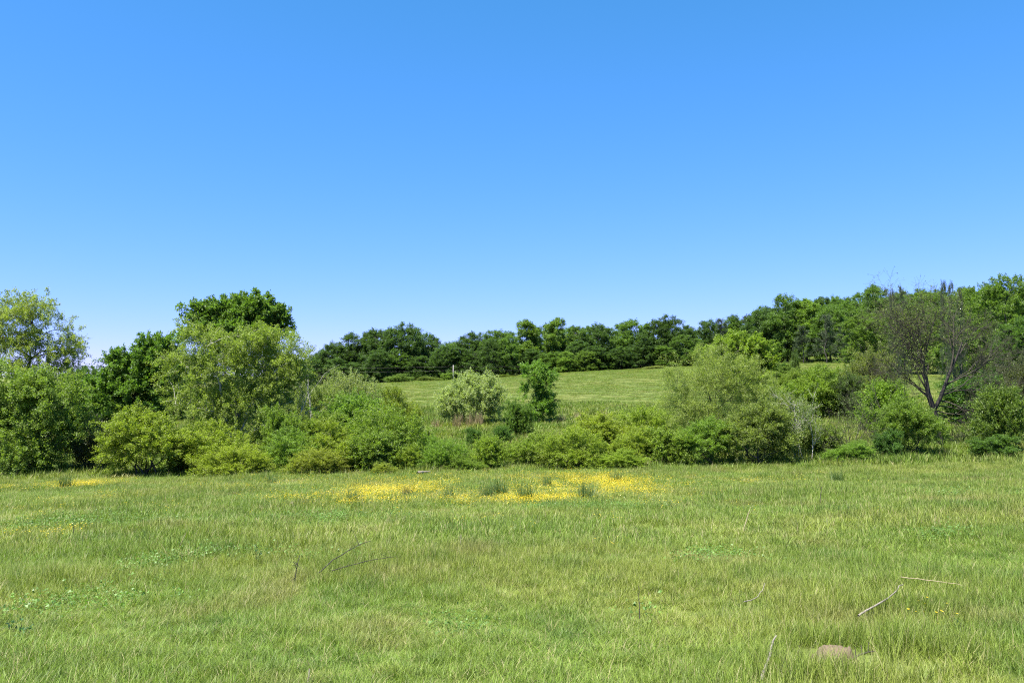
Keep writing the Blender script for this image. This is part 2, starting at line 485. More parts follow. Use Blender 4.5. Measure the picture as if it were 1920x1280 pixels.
own_plant('birch_tree', 'broad pale olive-green birch with light thin trunks behind left shrubs', 'tree', 6, 445, 44,
          [(390, 640, 52, 40), (470, 660, 60, 45), (520, 660, 40, 50), (350, 690, 45, 45), (430, 710, 85, 60), (530, 715, 50, 50), (380, 760, 70, 45), (480, 770, 70, 55), (560, 690, 18, 40), (430, 830, 90, 50)],
          (.18, .236, .052), bark=BARK_PALE, nclump=300, per=8, slen=.75, nleaf=148005, leaf=(0.089, 0.050), trunk_top=6.8, trunk_r=.1, stems=4, droop=.3, hang=.3, up=.1, low=.5, rmin=.35, nlimb=22)
own_plant('willow_tree', 'feathery grey-green willow with dark forked stems right of the open field', 'tree', 7, 1345, 42,
          [(1340, 690, 62, 36), (1280, 715, 40, 36), (1400, 715, 45, 40), (1345, 735, 80, 40), (1275, 765, 40, 35), (1420, 750, 50, 40), (1330, 790, 80, 40)],
          (.195, .245, .066), nclump=190, per=8, slen=.75, nleaf=94809, leaf=(0.094, 0.024), trunk_top=4.4, trunk_r=.075, stems=4, fork=.2, droop=.25, hang=.25, up=.35, low=.5, rmin=.3, nlimb=20)
own_plant('round_tree', 'round-topped yellow-green tree behind the feathery willow', 'tree', 8, 1392, 78,
          [(1390, 662, 56, 34), (1425, 680, 30, 36), (1352, 664, 30, 26), (1395, 705, 60, 36)],
          (.172, .246, .036), nclump=130, per=8, slen=.9, nleaf=64680, leaf=(0.170, 0.102), trunk_top=4.4, trunk_r=.16, stems=2, droop=.2, up=.2, low=.5, nlimb=14)
own_plant('sapling_tree', 'upright leafy green sapling beside the cream blossoming bush', 'tree', 9, 1003, 58,
          [(1000, 700, 26, 18), (1020, 715, 22, 20), (995, 735, 24, 22), (1018, 752, 28, 22), (1008, 770, 32, 14)],
          (.12, .21, .036), nclump=70, per=7, slen=.5, nleaf=28957, leaf=(0.114, 0.070), trunk_top=3.4, trunk_r=.06, droop=.2, low=.6, nlimb=12, rmin=.3)
own_plant('blossoming_bush', 'rounded bush covered in cream blossom on the open slope', 'bush', 10, 886, 58,
          [(885, 745, 64, 44), (855, 760, 38, 32), (920, 755, 38, 36), (890, 722, 40, 24), (884, 772, 62, 18)],
          (.26, .315, .14), nclump=170, per=8, slen=.5, nleaf=61132, leaf=(0.102, 0.060), trunk_top=2.2, trunk_r=.06, stems=4, fork=.05, low=.6, parts=('stems', 'branches', 'foliage'), up=.35)

# ------------------------------------------------------------------ shrub kinds, shared by many single shrubs
def shrub_kind(seed, lobes, **kw):
    d = dict(nclump=90, per=9, slen=.54, spread=.22, jit=.035, nleaf=52800, leaf=(0.070, 0.037), trunk_top=1.3, trunk_r=.035, stems=6, fork=.05, low=.7, up=.4, rnd=.5, droop=.2, rmin=.35, nlimb=14)
    d.update(kw)
    return plant_meshes(seed, lobes, **d)
# each kind is about 3 m wide and 2.2 m tall
SHRUB = [
    shrub_kind(21, [(0, 0, 1.0, 1.25, 1.1, .85), (-.7, .1, .75, .7, .8, .6), (.8, 0, .7, .6, .8, .6), (.2, 0, 1.6, .7, .7, .45)]),
    shrub_kind(22, [(-.3, 0, 1.15, .9, .9, .85), (.65, -.1, .85, .75, .9, .7), (0, -.2, .5, 1.3, 1.0, .45), (-.9, 0, .6, .5, .6, .5)]),
    shrub_kind(23, [(.1, 0, 1.2, 1.0, 1.0, .8), (-.7, -.2, .9, .7, .7, .65), (.9, .1, .6, .6, .7, .5), (0, -.3, .45, 1.2, 1.0, .4)], up=.6, slen=.75),
    shrub_kind(24, [(0, 0, .9, 1.1, 1.1, .9), (.5, 0, 1.5, .6, .6, .5), (-.6, 0, 1.3, .55, .6, .5), (0, 0, .4, 1.3, 1.1, .4)], leaf=(0.080, 0.046), nleaf=42900, slen=.5),
    shrub_kind(25, [(0, 0, 1.1, .8, .8, .95), (-.5, .1, 1.5, .5, .5, .5), (.5, 0, .8, .8, .7, .7), (-.7, 0, .5, .7, .8, .45)], leaf=(0.092, 0.050), nleaf=36300, rmin=.35, slen=.7, up=.5),
    shrub_kind(26, [(0, 0, 1.25, 1.0, 1.0, .85), (.5, 0, .8, .9, .9, .6), (-.6, 0, .7, .8, .8, .6)], leaf=(0.080, 0.032), nleaf=59400, slen=.6, up=.7, droop=.3, rmin=.2),
    shrub_kind(27, [(0, 0, 1.25, 1.2, 1.1, .85), (-.8, 0, .95, .75, .9, .65), (.8, 0, .9, .75, .9, .6), (.3, 0, 1.7, .65, .6, .45)], low=.4, up=.4, rmin=.45),
]
_rs = np.random.default_rng(5)
def shrub(label, px, Y, wpx, top, kind, color, group='shrubs along the hollow', name='shrub', bark=None, cat='shrub'):
    X, Zt = ray(px, top, Y)
    H = Zt - float(height(X, Y)) + .05
    W = wpx * Y / F_PX
    sx = W / 3.0; sz = H / 2.25
    c = np.array(color) * (1 + _rs.normal(0, .05, 3))
    return put(name, label, cat, SHRUB[kind], X, Y, tuple(c), rz=float(_rs.choice([0, math.pi]) + _rs.uniform(-.35, .35)), sc=(sx, (sx + sz) / 2, sz), group=group, bark=bark, parts=('stems', 'branches', 'foliage'))

S = shrub
S('big rounded yellow-green shrub at the meadow edge under the dark oak', 268, 37.2, 165, 775, 6, YG)
S('wide yellow-green shrub under the pale birch, right of the big rounded one', 412, 37.4, 165, 787, 1, YG)
S('low bright shrub spilling onto the grass under the pale birch', 440, 36, 120, 838, 2, YG)
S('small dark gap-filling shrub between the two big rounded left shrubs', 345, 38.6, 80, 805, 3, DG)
S('upright middle-green shrub right of the pale birch', 524, 41, 85, 752, 3, MG)
S('leafy green shrub at the meadow edge below a white birch stem', 560, 37.4, 130, 800, 1, MG)
S('rounded yellow-green shrub left of centre, in the thicket front', 625, 37.8, 130, 790, 0, YG)
S('tall broad shrub at the right end of the left thicket', 718, 39.5, 150, 762, 2, MG)
S('darker rounded shrub below the tall broad thicket shrub', 705, 37, 130, 812, 4, MG)
S('low yellow-green shrub touching the grass below the thicket', 600, 36, 100, 840, 2, YG)
S('small bright shrub at the thicket foot near the pale log', 762, 36.8, 70, 832, 1, YG)
S('tiny leafy sprout standing out on the grass left of the log', 716, 35.2, 55, 868, 5, YG)
S('willowy pale grey-green shrub rising from the thicket by the field', 655, 54, 120, 699, 2, (.2, .245, .09))
S('pale yellow shrub top beside the willowy grey-green one', 605, 50, 100, 722, 2, (.17, .215, .06))
S('rich green sapling shrub in the middle of the left thicket', 662, 47, 140, 742, 4, (.125, .195, .036))
S('bright yellow-green bush overhanging the open field edge', 742, 50, 95, 728, 0, (.16, .215, .03))
S('mid-green bush low behind the thicket, left of the blossom', 600, 43, 110, 765, 3, MG)
S('thin grass-green shrub on the slope below the blossoming bush', 800, 42, 70, 812, 5, MG)
S('spiky dark-cored shrub at the meadow edge right of the log', 840, 37, 90, 824, 2, MG)
S('narrow yellow-green shrub alone at the meadow edge below the blossom', 917, 37.2, 75, 820, 4, YG)
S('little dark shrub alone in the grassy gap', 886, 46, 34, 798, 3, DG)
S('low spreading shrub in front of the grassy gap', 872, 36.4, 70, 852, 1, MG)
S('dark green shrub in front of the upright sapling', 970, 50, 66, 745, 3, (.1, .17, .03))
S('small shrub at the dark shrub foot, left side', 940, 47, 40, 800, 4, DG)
S('rounded shrub at the meadow edge below the upright sapling', 1000, 38, 115, 812, 0, MG)
S('feathery yellow-green shrub at the meadow edge right of centre', 1072, 37, 125, 803, 2, YG)
S('broad yellow-green shrub behind the feathery one, against the field', 1120, 43, 160, 772, 5, YG)
S('dense shrub between the feathery shrub and the willow', 1180, 37.6, 120, 800, 1, YG)
S('spreading shrub top nearest the field on the willow left', 1210, 45, 110, 762, 2, YG)
S('low bright shrub on the grass right of the buttercups', 1165, 36, 95, 842, 0, YG)
S('shrub with dark base under the left side of the willow', 1250, 37.4, 110, 795, 3, MG)
S('thick green shrub directly below the willow stems', 1325, 37.8, 130, 792, 6, MG)
S('large light-leaved thorn shrub right of the willow stems', 1420, 38, 150, 762, 6, (.15, .21, .045))
S('tall pale shrub at the willow right side', 1480, 40.5, 80, 742, 2, (.135, .175, .045))
S('sprawling yellow-green shrub on the slope beside the bare tree', 1528, 58, 130, 690, 0, (.15, .2, .03))
S('dark upright bush pressed against the sprawling yellow-green shrub', 1584, 57, 75, 694, 3, (.075, .12, .03))
S('round pale willow bush with a smooth dome left of the bare tree', 1630, 62, 115, 653, 5, (.135, .18, .045))
S('low green bush on the grass at the white sapling stems', 1545, 40, 90, 800, 4, MG)
S('low shrub at the meadow edge left of the bushy yellow shrub', 1595, 38, 110, 826, 1, MG)
S('bushy yellow-green shrub in front of the bare tree trunk', 1700, 40, 120, 756, 6, (.13, .19, .034))
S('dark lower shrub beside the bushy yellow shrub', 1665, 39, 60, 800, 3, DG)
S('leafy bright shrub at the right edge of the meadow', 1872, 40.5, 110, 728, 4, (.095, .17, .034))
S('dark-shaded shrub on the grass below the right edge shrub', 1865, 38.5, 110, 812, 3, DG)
S('dull grey-olive bush at the right edge of the frame', 1915, 50, 120, 668, 5, (.085, .095, .045))
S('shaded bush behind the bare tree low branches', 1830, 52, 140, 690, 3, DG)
S('leafy bush left of the bare tree, under the round dome', 1660, 50, 110, 715, 4, MG)
S('small bush at the field corner below the round-topped tree', 1480, 84, 75, 690, 1, MG)
S('smooth light-green bush at the dark wood foot', 1470, 105, 55, 678, 5, (.11, .17, .035))
S('second light-green bush along the dark wood foot', 1535, 105, 60, 684, 0, (.11, .17, .035))
S('third light-green bush along the dark wood foot, nearest the dome', 1585, 100, 50, 686, 1, (.1, .16, .03))
S('slim pointed young tree before the dark right wood', 1490, 110, 18, 662, 4, (.08, .15, .03))

EDGE = 'bushes along the far field edge'
for lab, px, Y, w, top, k, c in [
    ('rounded olive bush at the far field edge, left of the pole', 748, 178, 55, 701, 0, OLIVE),
    ('second olive bush at the far field edge, just left of the pole', 806, 180, 55, 705, 1, OLIVE),
    ('small bush at the foot of the utility pole', 840, 178, 30, 697, 3, MG),
    ('grey-green bush between the blossoming bush and the sapling', 945, 176, 50, 702, 0, OLIVE),
    ('dark bush just left of the sapling at the field edge', 972, 180, 26, 704, 3, DG),
    ('pale bush at the field crest left of the willow', 1195, 185, 40, 690, 1, PALE),
    ('pale bush at the field crest touching the willow', 1232, 183, 46, 685, 0, PALE),
    ('low brownish thicket at the left end of the far field', 600, 182, 40, 700, 3, (.06, .07, .045))]:
    shrub(lab, px, Y, w, top, k, c, group=EDGE, name='bush', cat='bush')

# ------------------------------------------------------------------ the far wood
def wood_kind(seed, lobes, **kw):
    d = dict(nclump=230, per=5, slen=.8, nleaf=42900, leaf=(0.280, 0.192), trunk_top=11, trunk_r=.22, nlimb=12, low=.75, up=.15, rnd=.65, droop=.1, jit=.18, rmin=.45, twigs=False)
    d.update(kw); return plant_meshes(seed, [(a[0], a[1], a[2], a[3] * 1.2, a[4] * 1.2, a[5] * 1.12) for a in lobes], **d)
# each kind stands 14 m tall and about 9 m wide
WOOD = [
    wood_kind(41, [(0, 0, 9.5, 3.8, 3.8, 4.0), (-2, 0, 6, 2.8, 3, 2.6), (2.2, 0, 6.5, 2.6, 3, 3), (.4, 0, 12.2, 2.2, 2.2, 1.6), (0, 0, 3.6, 3, 3, 2.2), (-2.6, .5, 2.4, 2.2, 2.4, 2.2), (2.6, -.5, 2.2, 2.2, 2.4, 2.0), (0, -2, 2, 2.2, 2, 1.9)]),
    wood_kind(42, [(-1.4, 0, 10, 2.8, 3, 3.2), (1.8, 0, 9, 2.8, 3, 3.4), (0, 0, 6, 4, 3.6, 2.6), (-.6, 0, 12.4, 1.6, 1.6, 1.5), (2.2, 0, 11.5, 1.4, 1.4, 1.6), (.5, 0, 3.2, 3.2, 3, 2), (-2.6, .5, 2.4, 2.2, 2.4, 2.2), (2.6, -.5, 2.2, 2.2, 2.4, 2.0), (0, -2, 2, 2.2, 2, 1.9)]),
    wood_kind(43, [(0, 0, 8, 3.2, 3.2, 3), (0, 0, 11.4, 2.4, 2.4, 2.4), (-2.4, 0, 7, 2, 2, 2.4), (2.4, 0, 7.4, 2, 2, 2.2), (0, 0, 4, 3.6, 3.4, 2.6), (.2, 0, 13, 1.1, 1.1, 1), (-2.6, .5, 2.4, 2.2, 2.4, 2.2), (2.6, -.5, 2.2, 2.2, 2.4, 2.0), (0, -2, 2, 2.2, 2, 1.9)]),
    wood_kind(44, [(-2, 0, 8.6, 2.4, 2.6, 2.4), (2, 0, 10.2, 2.4, 2.6, 2.6), (0, 0, 11.8, 1.9, 2, 1.9), (0, 0, 6, 3.8, 3.6, 2.4), (-2.8, 0, 11, 1.3, 1.3, 1.3), (0, 0, 3, 3.4, 3.2, 2), (-2.6, .5, 2.4, 2.2, 2.4, 2.2), (2.6, -.5, 2.2, 2.2, 2.4, 2.0), (0, -2, 2, 2.2, 2, 1.9)]),
    wood_kind(47, [(0, 0, 11.6, 1.9, 1.9, 2.3), (-1.6, 0, 9.4, 1.9, 2, 2.4), (1.5, .3, 8.6, 2, 2, 2.6), (0, 0, 6.4, 2.8, 2.6, 2.4), (-1.2, 0, 3.4, 2.6, 2.4, 2.6), (1.6, 0, 3, 2.4, 2.2, 2.4), (.6, 0, 13, .9, .9, .9), (-.9, 0, 12.2, .8, .8, 1)], nclump=130, slen=.9),
]
# finer-leaved kinds for the trees of the wood that stand nearer
NEARWOOD = [
    wood_kind(45, [(0, 0, 9.5, 3.6, 3.6, 4.0), (-2.2, 0, 7, 2.6, 3, 2.8), (2.3, 0, 7.2, 2.6, 3, 3), (.4, 0, 12, 2.2, 2.2, 1.8), (0, 0, 4, 3.6, 3, 2.8), (-2, -1, 2.4, 2.4, 2, 2.2), (2, -1, 2.4, 2.4, 2, 2.2)], nclump=240, slen=.9, nleaf=69300, leaf=(0.200, 0.128), jit=.09),
    wood_kind(46, [(-1.3, 0, 10, 2.8, 3, 3.2), (1.9, 0, 9.2, 2.7, 3, 3.4), (0, 0, 6, 4, 3.6, 2.8), (-.6, 0, 12.3, 1.7, 1.6, 1.6), (-2, -1, 3, 2.6, 2.2, 2.6), (2.2, -1, 2.6, 2.4, 2, 2.2)], nclump=240, slen=.9, nleaf=69300, leaf=(0.200, 0.128), jit=.09),
]
def pine_kind(seed):
    rng = np.random.default_rng(seed)
    H = 15.0; n = 70
    z = 2.5 + (H - 2.8) * rng.random(n) ** .9; z.sort()
    az = rng.uniform(0, 2 * math.pi, n)
    ln = (.35 + 3.0 * (1 - (z - 2) / (H - 1.5)) ** .7) * rng.uniform(.6, 1.15, n)
    d = np.stack([np.cos(az), np.sin(az), rng.uniform(-.1, .35, n)], 1)
    A = np.stack([0 * z, 0 * z, z], 1); B = A + d * ln[:, None]
    P = curve_pts(A, B, 5, rng, .06, .06)
    br = tubes(P, np.linspace(.055, .015, 5)[None] * np.ones((n, 1)), 4)
    trunk = tubes(curve_pts(np.zeros((1, 3)), np.array([[.2, 0, H]]), 9, rng, .02, 0), np.linspace(.2, .03, 9)[None], 7)
    t = rng.uniform(.35, 1.05, (n, 7)); O = (A[:, None] + (B - A)[:, None] * t[..., None]).reshape(-1, 3) + rng.normal(0, .15, (n * 7, 3))
    D = unit(np.repeat(d, 7, 0) + rng.normal(0, .6, (n * 7, 3)) + np.array([0, 0, .5]))
    V, Q, sh, _ = leaf_quads(rng, O, D, rng.uniform(.5, .9, n * 7), 9000, .42, .09, 0, .12, .4, 0, .9)
    return dict(leaf=quad_mesh('needle_mesh', V, Q, sh), trunk=quad_mesh('pine_trunk', *trunk, smooth_faces=True), branch=quad_mesh('pine_branch', *br, smooth_faces=True))
PINE = [pine_kind(51), pine_kind(52)]

_rw = np.random.default_rng(8)
def wood_tree(label, px, Y, wpx, top, kind, color, group, name='forest_tree'):
    X, Zt = ray(px, top, Y)
    H = max(4.0, Zt - float(height(X, Y))); W = wpx * Y / F_PX
    sx = W / 7.7; sz = H / 13.1
    c = tuple(np.array(color) * (1 + _rw.normal(0, .07)))
    return put(name, label, 'tree', WOOD[kind] if Y > 135 else NEARWOOD[kind % 2], X, Y, c, rz=float(_rw.uniform(0, 6.28)), sc=(sx, sx, sz), group=group)
def pine(label, px, Y, wpx, top, k, color, group, name='pine_tree'):
    X, Zt = ray(px, top, Y)
    H = max(4.0, Zt - float(height(X, Y))); W = wpx * Y / F_PX
    return put(name, label, 'tree', PINE[k], X, Y, color, rz=float(_rw.uniform(0, 6.28)), sc=(W / 6, W / 6, H / 15.0), group=group, leafmat=NEEDLE)

FAR1 = (.062, .110, .031); FAR2 = (.092, .156, .035); FAR3 = (.122, .192, .040)
GF = 'trees along the far field edge'
for lab, px, Y, w, top, k, c in [
    ('low dark tree at the left tip of the far tree line', 590, 205, 50, 668, 0, FAR1),
    ('dark tree, second from the left tip of the far tree line', 625, 206, 62, 645, 1, FAR1),
    ('wide dark tree on the rising shoulder of the left tree group', 662, 208, 68, 632, 2, FAR1),
    ('dark tree just left of the highest crown in the left group', 706, 204, 66, 620, 3, FAR1),
    ('highest dark crown of the left tree group with sky gaps', 752, 202, 70, 612, 1, FAR1),
    ('rounded dark tree at the right end of the left group', 803, 206, 56, 630, 0, FAR1),
    ('lower green tree in the dip of the far tree line', 845, 215, 56, 646, 2, FAR2),
    ('broad dark tree above the blossoming bush, left of a pair', 893, 208, 62, 625, 3, FAR1),
    ('broad green tree above the blossoming bush, right of a pair', 932, 206, 60, 624, 0, FAR2),
    ('tall light-green tree with a square top above the sapling', 990, 204, 78, 610, 4, FAR3),
    ('tall slim light-green tree right of the square-topped one', 1042, 206, 66, 606, 4, FAR3),
    ('middle-green tree in the centre of the far tree line', 1080, 210, 58, 614, 3, FAR2),
    ('dark speckled tree right of the centre of the tree line', 1122, 212, 56, 612, 0, FAR1),
    ('broad green dome left of the tallest middle tree', 1188, 208, 76, 607, 2, FAR2),
    ('tallest dark tree in the middle right, above the field crest', 1245, 206, 62, 597, 1, FAR1),
    ('dark tree sloping down right of the tallest middle tree', 1285, 214, 56, 612, 3, FAR1),
    ('dark tree above the round-topped yellow-green tree, left', 1330, 220, 60, 605, 0, FAR1),
    ('dark tree above the round-topped yellow-green tree, right', 1378, 222, 60, 598, 2, FAR1),
    ('short bright tree at the field edge right of the sapling', 1062, 190, 40, 662, 2, FAR3),
    ('short light-green tree group front, above the open field', 1098, 190, 42, 660, 0, FAR3),
    ('short dull tree beside the bright ones over the field', 1140, 194, 40, 668, 3, FAR2)]:
    wood_tree(lab, px, Y, w, top, k, c, GF)
ORD = ('first second third fourth fifth sixth seventh eighth ninth tenth eleventh twelfth thirteenth fourteenth fifteenth sixteenth seventeenth eighteenth nineteenth '
       'twentieth twenty-first twenty-second twenty-third twenty-fourth twenty-fifth twenty-sixth').split()
line_px = [540, 590, 625, 662, 706, 752, 803, 845, 893, 932, 992, 1038, 1080, 1122, 1188, 1245, 1285, 1330, 1378, 1420]
line_py = [678, 668, 645, 632, 620, 612, 630, 646, 625, 624, 610, 606, 614, 612, 607, 597, 612, 605, 598, 590]
for k in range(24):
    px = 545 + k * 37 + _rw.uniform(-8, 8)
    wood_tree('half-hidden %s tree from the left in the row behind the far tree line' % ORD[k], px, _rw.uniform(220, 240), _rw.uniform(54, 70), np.interp(px, line_px, line_py) + _rw.uniform(3, 16),
              int(_rw.integers(5)), [FAR1, FAR2][int(_rw.integers(2))], 'trees behind the far tree line')
for k in range(18):
    px = 585 + k * 41 + _rw.uniform(-9, 9)
    wood_tree('%s low understorey tree from the left at the foot of the far wood' % ORD[k], px, _rw.uniform(192, 199), _rw.uniform(44, 58), np.interp(px, [585, 1000, 1300], [682, 668, 655]) + _rw.uniform(-38, 6),
              int(_rw.integers(4)), [FAR1, FAR2, FAR1][int(_rw.integers(3))], 'understorey trees of the far wood')

# right hill: front wall of trees and rows climbing the slope behind
GH = 'trees of the right hill wood'
for lab, px, Y, w, top, k, c in [
    ('dark tree where the right hill wood begins, above the yellow round tree', 1425, 176, 70, 588, 1, FAR1),
    ('lofty green tree at the left end of the hill wood', 1472, 172, 74, 563, 2, FAR2),
    ('bright green tree of the hill wood, above the pointed young tree', 1512, 170, 78, 572, 4, FAR3),
    ('dark-fronted tree in the hill wood wall', 1556, 166, 66, 580, 0, FAR2),
    ('light-green dense tree left behind the pale dome bush', 1618, 120, 84, 590, 1, FAR3),
    ('tall green tree at the left of the bare tree crown', 1640, 180, 70, 545, 2, FAR2),
    ('shorter green tree left of the bare tree', 1665, 130, 70, 600, 3, FAR2),
    ('green tree seen through the bare tree branches', 1730, 120, 90, 575, 0, FAR2),
    ('yellow-green tree right of the bare tree crown', 1830, 84, 110, 548, 2, (.095, .155, .03)),
    ('tallest yellow-green tree at the right edge', 1885, 78, 120, 528, 0, (.1, .165, .03)),
    ('green tree behind the bare tree, nearer the right edge', 1790, 105, 90, 560, 3, FAR3),
    ('leafy tree low at the right edge under the tallest one', 1915, 66, 110, 610, 1, (.075, .135, .03))]:
    wood_tree(lab, px, Y, w, top, k, c, GH)
for lab, px, Y, w, top, k in [
    ('dark pine in front of the hill wood, right of the bright tree', 1548, 160, 40, 590, 0),
    ('dark pine at the deep shade of the hill wood, left side', 1505, 164, 40, 612, 1),
    ('dark pine peeping above the shoulder of the hill wood', 1400, 200, 36, 592, 1),
    ('dark pine on the skyline left of the hill wood', 1352, 214, 36, 598, 0),
    ('dark pine filling the shade behind the third light-green bush', 1582, 158, 44, 606, 1)]:
    pine(lab, px, Y, w, top, k, (.055, .082, .036), GH)
sky_px = np.array([1400, 1450, 1475, 1560, 1640, 1700, 1760, 1840, 1960]); sky_py = np.array([596, 572, 563, 556, 546, 545, 545, 540, 535])
for row, (Y, n) in enumerate([(195, 11), (225, 12), (262, 13)]):
    for k in range(n):
        px = 1430 + (k + .5 * (row % 2) + _rw.uniform(-.25, .25)) * 560 / n
        top = np.interp(px, sky_px, sky_py) + (2 - row) * 9 + _rw.uniform(-4, 9)
        wood_tree('%s tree from the left in the %s row climbing the right hill' % (ORD[k], ['lowest', 'middle', 'highest'][row]), px, Y + _rw.uniform(-8, 8), 66 * 200 / Y + _rw.uniform(-8, 12), top, int(_rw.integers(5)),
                  [FAR1, FAR2, FAR3, FAR2, FAR1][int(_rw.integers(5))], 'trees climbing the right hill')
for k, px in enumerate((1672, 1690, 1768, 1782, 1798)):
    pine('%s slim dark cedar spire from the left behind the bare tree crown' % ORD[k], px, 70 + k * 1.5, 22, [548, 540, 530, 534, 545][k], k % 2, (.05, .075, .03), 'cedars behind the bare tree', 'cedar_tree')
pine('dark pine showing at the right of the airy left tree', 140, 75, 50, 628, 0, (.04, .065, .03), None)
for k, (px, Y, w, top) in enumerate([(170, 62, 60, 690), (150, 58, 90, 705), (330, 66, 80, 665), (215, 64, 70, 690), (420, 64, 110, 655), (520, 62, 100, 668)]):
    wood_tree(['dark low tree right of the left pine, behind the gap', 'dark bushy tree in the gap behind the drooping left tree', 'dark green tree behind the oak, below the tallest oak', 'dark tree behind the left shoulder of the round oak', 'dark tree directly behind the middle of the pale birch', 'dark tree behind the right side of the pale birch'][k], px, Y, w, top, k % 4, DG, 'trees behind the left trees')

# ------------------------------------------------------------------ the bare tree
def bare_tree(seed, main, levels=4):
    rng = np.random.default_rng(seed)
    polys = []     # (pts (5,3), radii)
    def branch(p, d, L, r, lev):
        k = 6; pts = [p]; q = p.copy(); dd = d.copy()
        for i in range(k - 1):
            dd = unit(dd + rng.normal(0, .10 + .03 * lev, 3) + np.array([0, 0, .05 if lev < 3 else .02]))
            q = q + dd * L / (k - 1); pts.append(q)
        pts = np.array(pts); rad = r * np.linspace(1, .35, k)
        polys.append((pts, rad, lev))
        if lev >= levels: return
        n = [0, 9, 8, 5, 3][lev]
        for j in range(n):
            t = rng.uniform(.25, 1.0) * (k - 1); i = min(int(t), k - 2); f = t - i
            s = pts[i] * (1 - f) + pts[i + 1] * f
            base = unit(pts[i + 1] - pts[i])
            sd_ = unit(np.cross(base, rng.normal(0, 1, 3)))
            ang = rng.uniform(.35, .95)
            branch(s, unit(base * cos(ang) + sd_ * sin(ang)), L * rng.uniform(.32, .6), max(.004, r * .5 * (1 - .5 * t / (k - 1))), lev + 1)
    for a, b, r in main:
        a = np.array(a, float); b = np.array(b, float)
        branch(a, unit(b - a), np.linalg.norm(b - a), r, 1)
    return polys
def build_bare():
    px, Y = 1762, 44.0
    X, _ = ray(px, 800, Y); g0 = float(height(X, Y)) - .05
    s = Y / F_PX
    pt = lambda x, y, dy=0.: np.array([(x - px) * s, dy, ray(x, y + max(0, 650 - y) * .25, Y)[1] - g0])
    e = empty('bare_tree', X, Y)
    tag(e, 'large nearly bare tree with dark trunk and fan of grey twigs', 'tree')
    rng = np.random.default_rng(77)
    crotch = pt(1752, 770); low = pt(1760, 820); low[2] = 0
    tr = np.array([[low, low * .6 + crotch * .4 + np.array([.12, 0, 0]), crotch * .7 + low * .3 + np.array([.05, 0, 0]), crotch, pt(1742, 735), pt(1738, 700)]])
    tr2 = np.array([[crotch, pt(1762, 745, -.2), pt(1768, 725, -.3), pt(1776, 700, -.4), pt(1790, 672, -.4), pt(1800, 640, -.5)]])
    V = merge([tubes(tr, np.array([[.22, .18, .17, .16, .13, .1]]), 8), tubes(tr2, np.array([[.11, .1, .09, .07, .055, .045]]), 7)])
    link('trunk', quad_mesh('bare_trunk', *V, smooth_faces=True), BARK_DARK, e)
    main = [(pt(1740, 715), pt(1735, 560), .075), (pt(1738, 705), pt(1705, 590, -.3), .05), (pt(1740, 730), pt(1690, 620, .6), .05),
            (pt(1740, 720), pt(1755, 555, -.5), .05), (pt(1746, 745), pt(1668, 660, -.5), .045), (pt(1778, 695, -.4), pt(1815, 570, -.6), .05),
            (pt(1790, 672, -.4), pt(1845, 610, .3), .04), (pt(1770, 720, -.3), pt(1870, 660, -.8), .045), (pt(1765, 740), pt(1880, 705, -.6), .04),
            (pt(1762, 750), pt(1845, 760, -1.0), .04), (pt(1758, 770), pt(1830, 805, -.9), .035), (pt(1745, 750), pt(1665, 715, -1), .035),
            (pt(1752, 775), pt(1800, 815, -.6), .025), (pt(1738, 700), pt(1775, 590, .8), .05), (pt(1738, 700), pt(1715, 570, .9), .045), (pt(1765, 735), pt(1860, 735, .5), .035),
            (pt(1740, 725), pt(1680, 580, .5), .045), (pt(1742, 735), pt(1672, 690, .7), .035), (pt(1738, 700), pt(1745, 545, .3), .05), (pt(1786, 680, -.4), pt(1790, 560, 0), .04),
            (pt(1768, 725, -.3), pt(1885, 630, .4), .04), (pt(1760, 760), pt(1870, 785, -.4), .035), (pt(1756, 775), pt(1845, 815, .3), .03), (pt(1762, 745), pt(1850, 720, -1.2), .03)]
    P = bare_tree(78, main)
    for nm, sel, sides in (('branches', (1, 2), 5), ('twigs', (3, 4), 3)):
        q = [p for p in P if p[2] in sel]
        v = tubes(np.array([p[0] for p in q]), np.array([np.maximum(p[1], .003) for p in q]), sides)
        link(nm, quad_mesh('bare_' + nm, *v, smooth_faces=True), BARK_GREY, e)
    tips = [p for p in P if p[2] == 4 and p[0][-1][2] > 3.2 and abs(p[0][-1][0] + .6) < 2.4]
    O = np.array([p[0][2] for p in tips]); E = np.array([p[0][-1] for p in tips])
    V, Q, sh, _ = leaf_quads(rng, O, unit(E - O), np.linalg.norm(E - O, axis=1) + .05, 8000, .075, .05, .1, .05)
    link('sparse_leaves', quad_mesh('bare_leaves', V, Q, sh), LEAF, e, (.125, .165, .045))
build_bare()

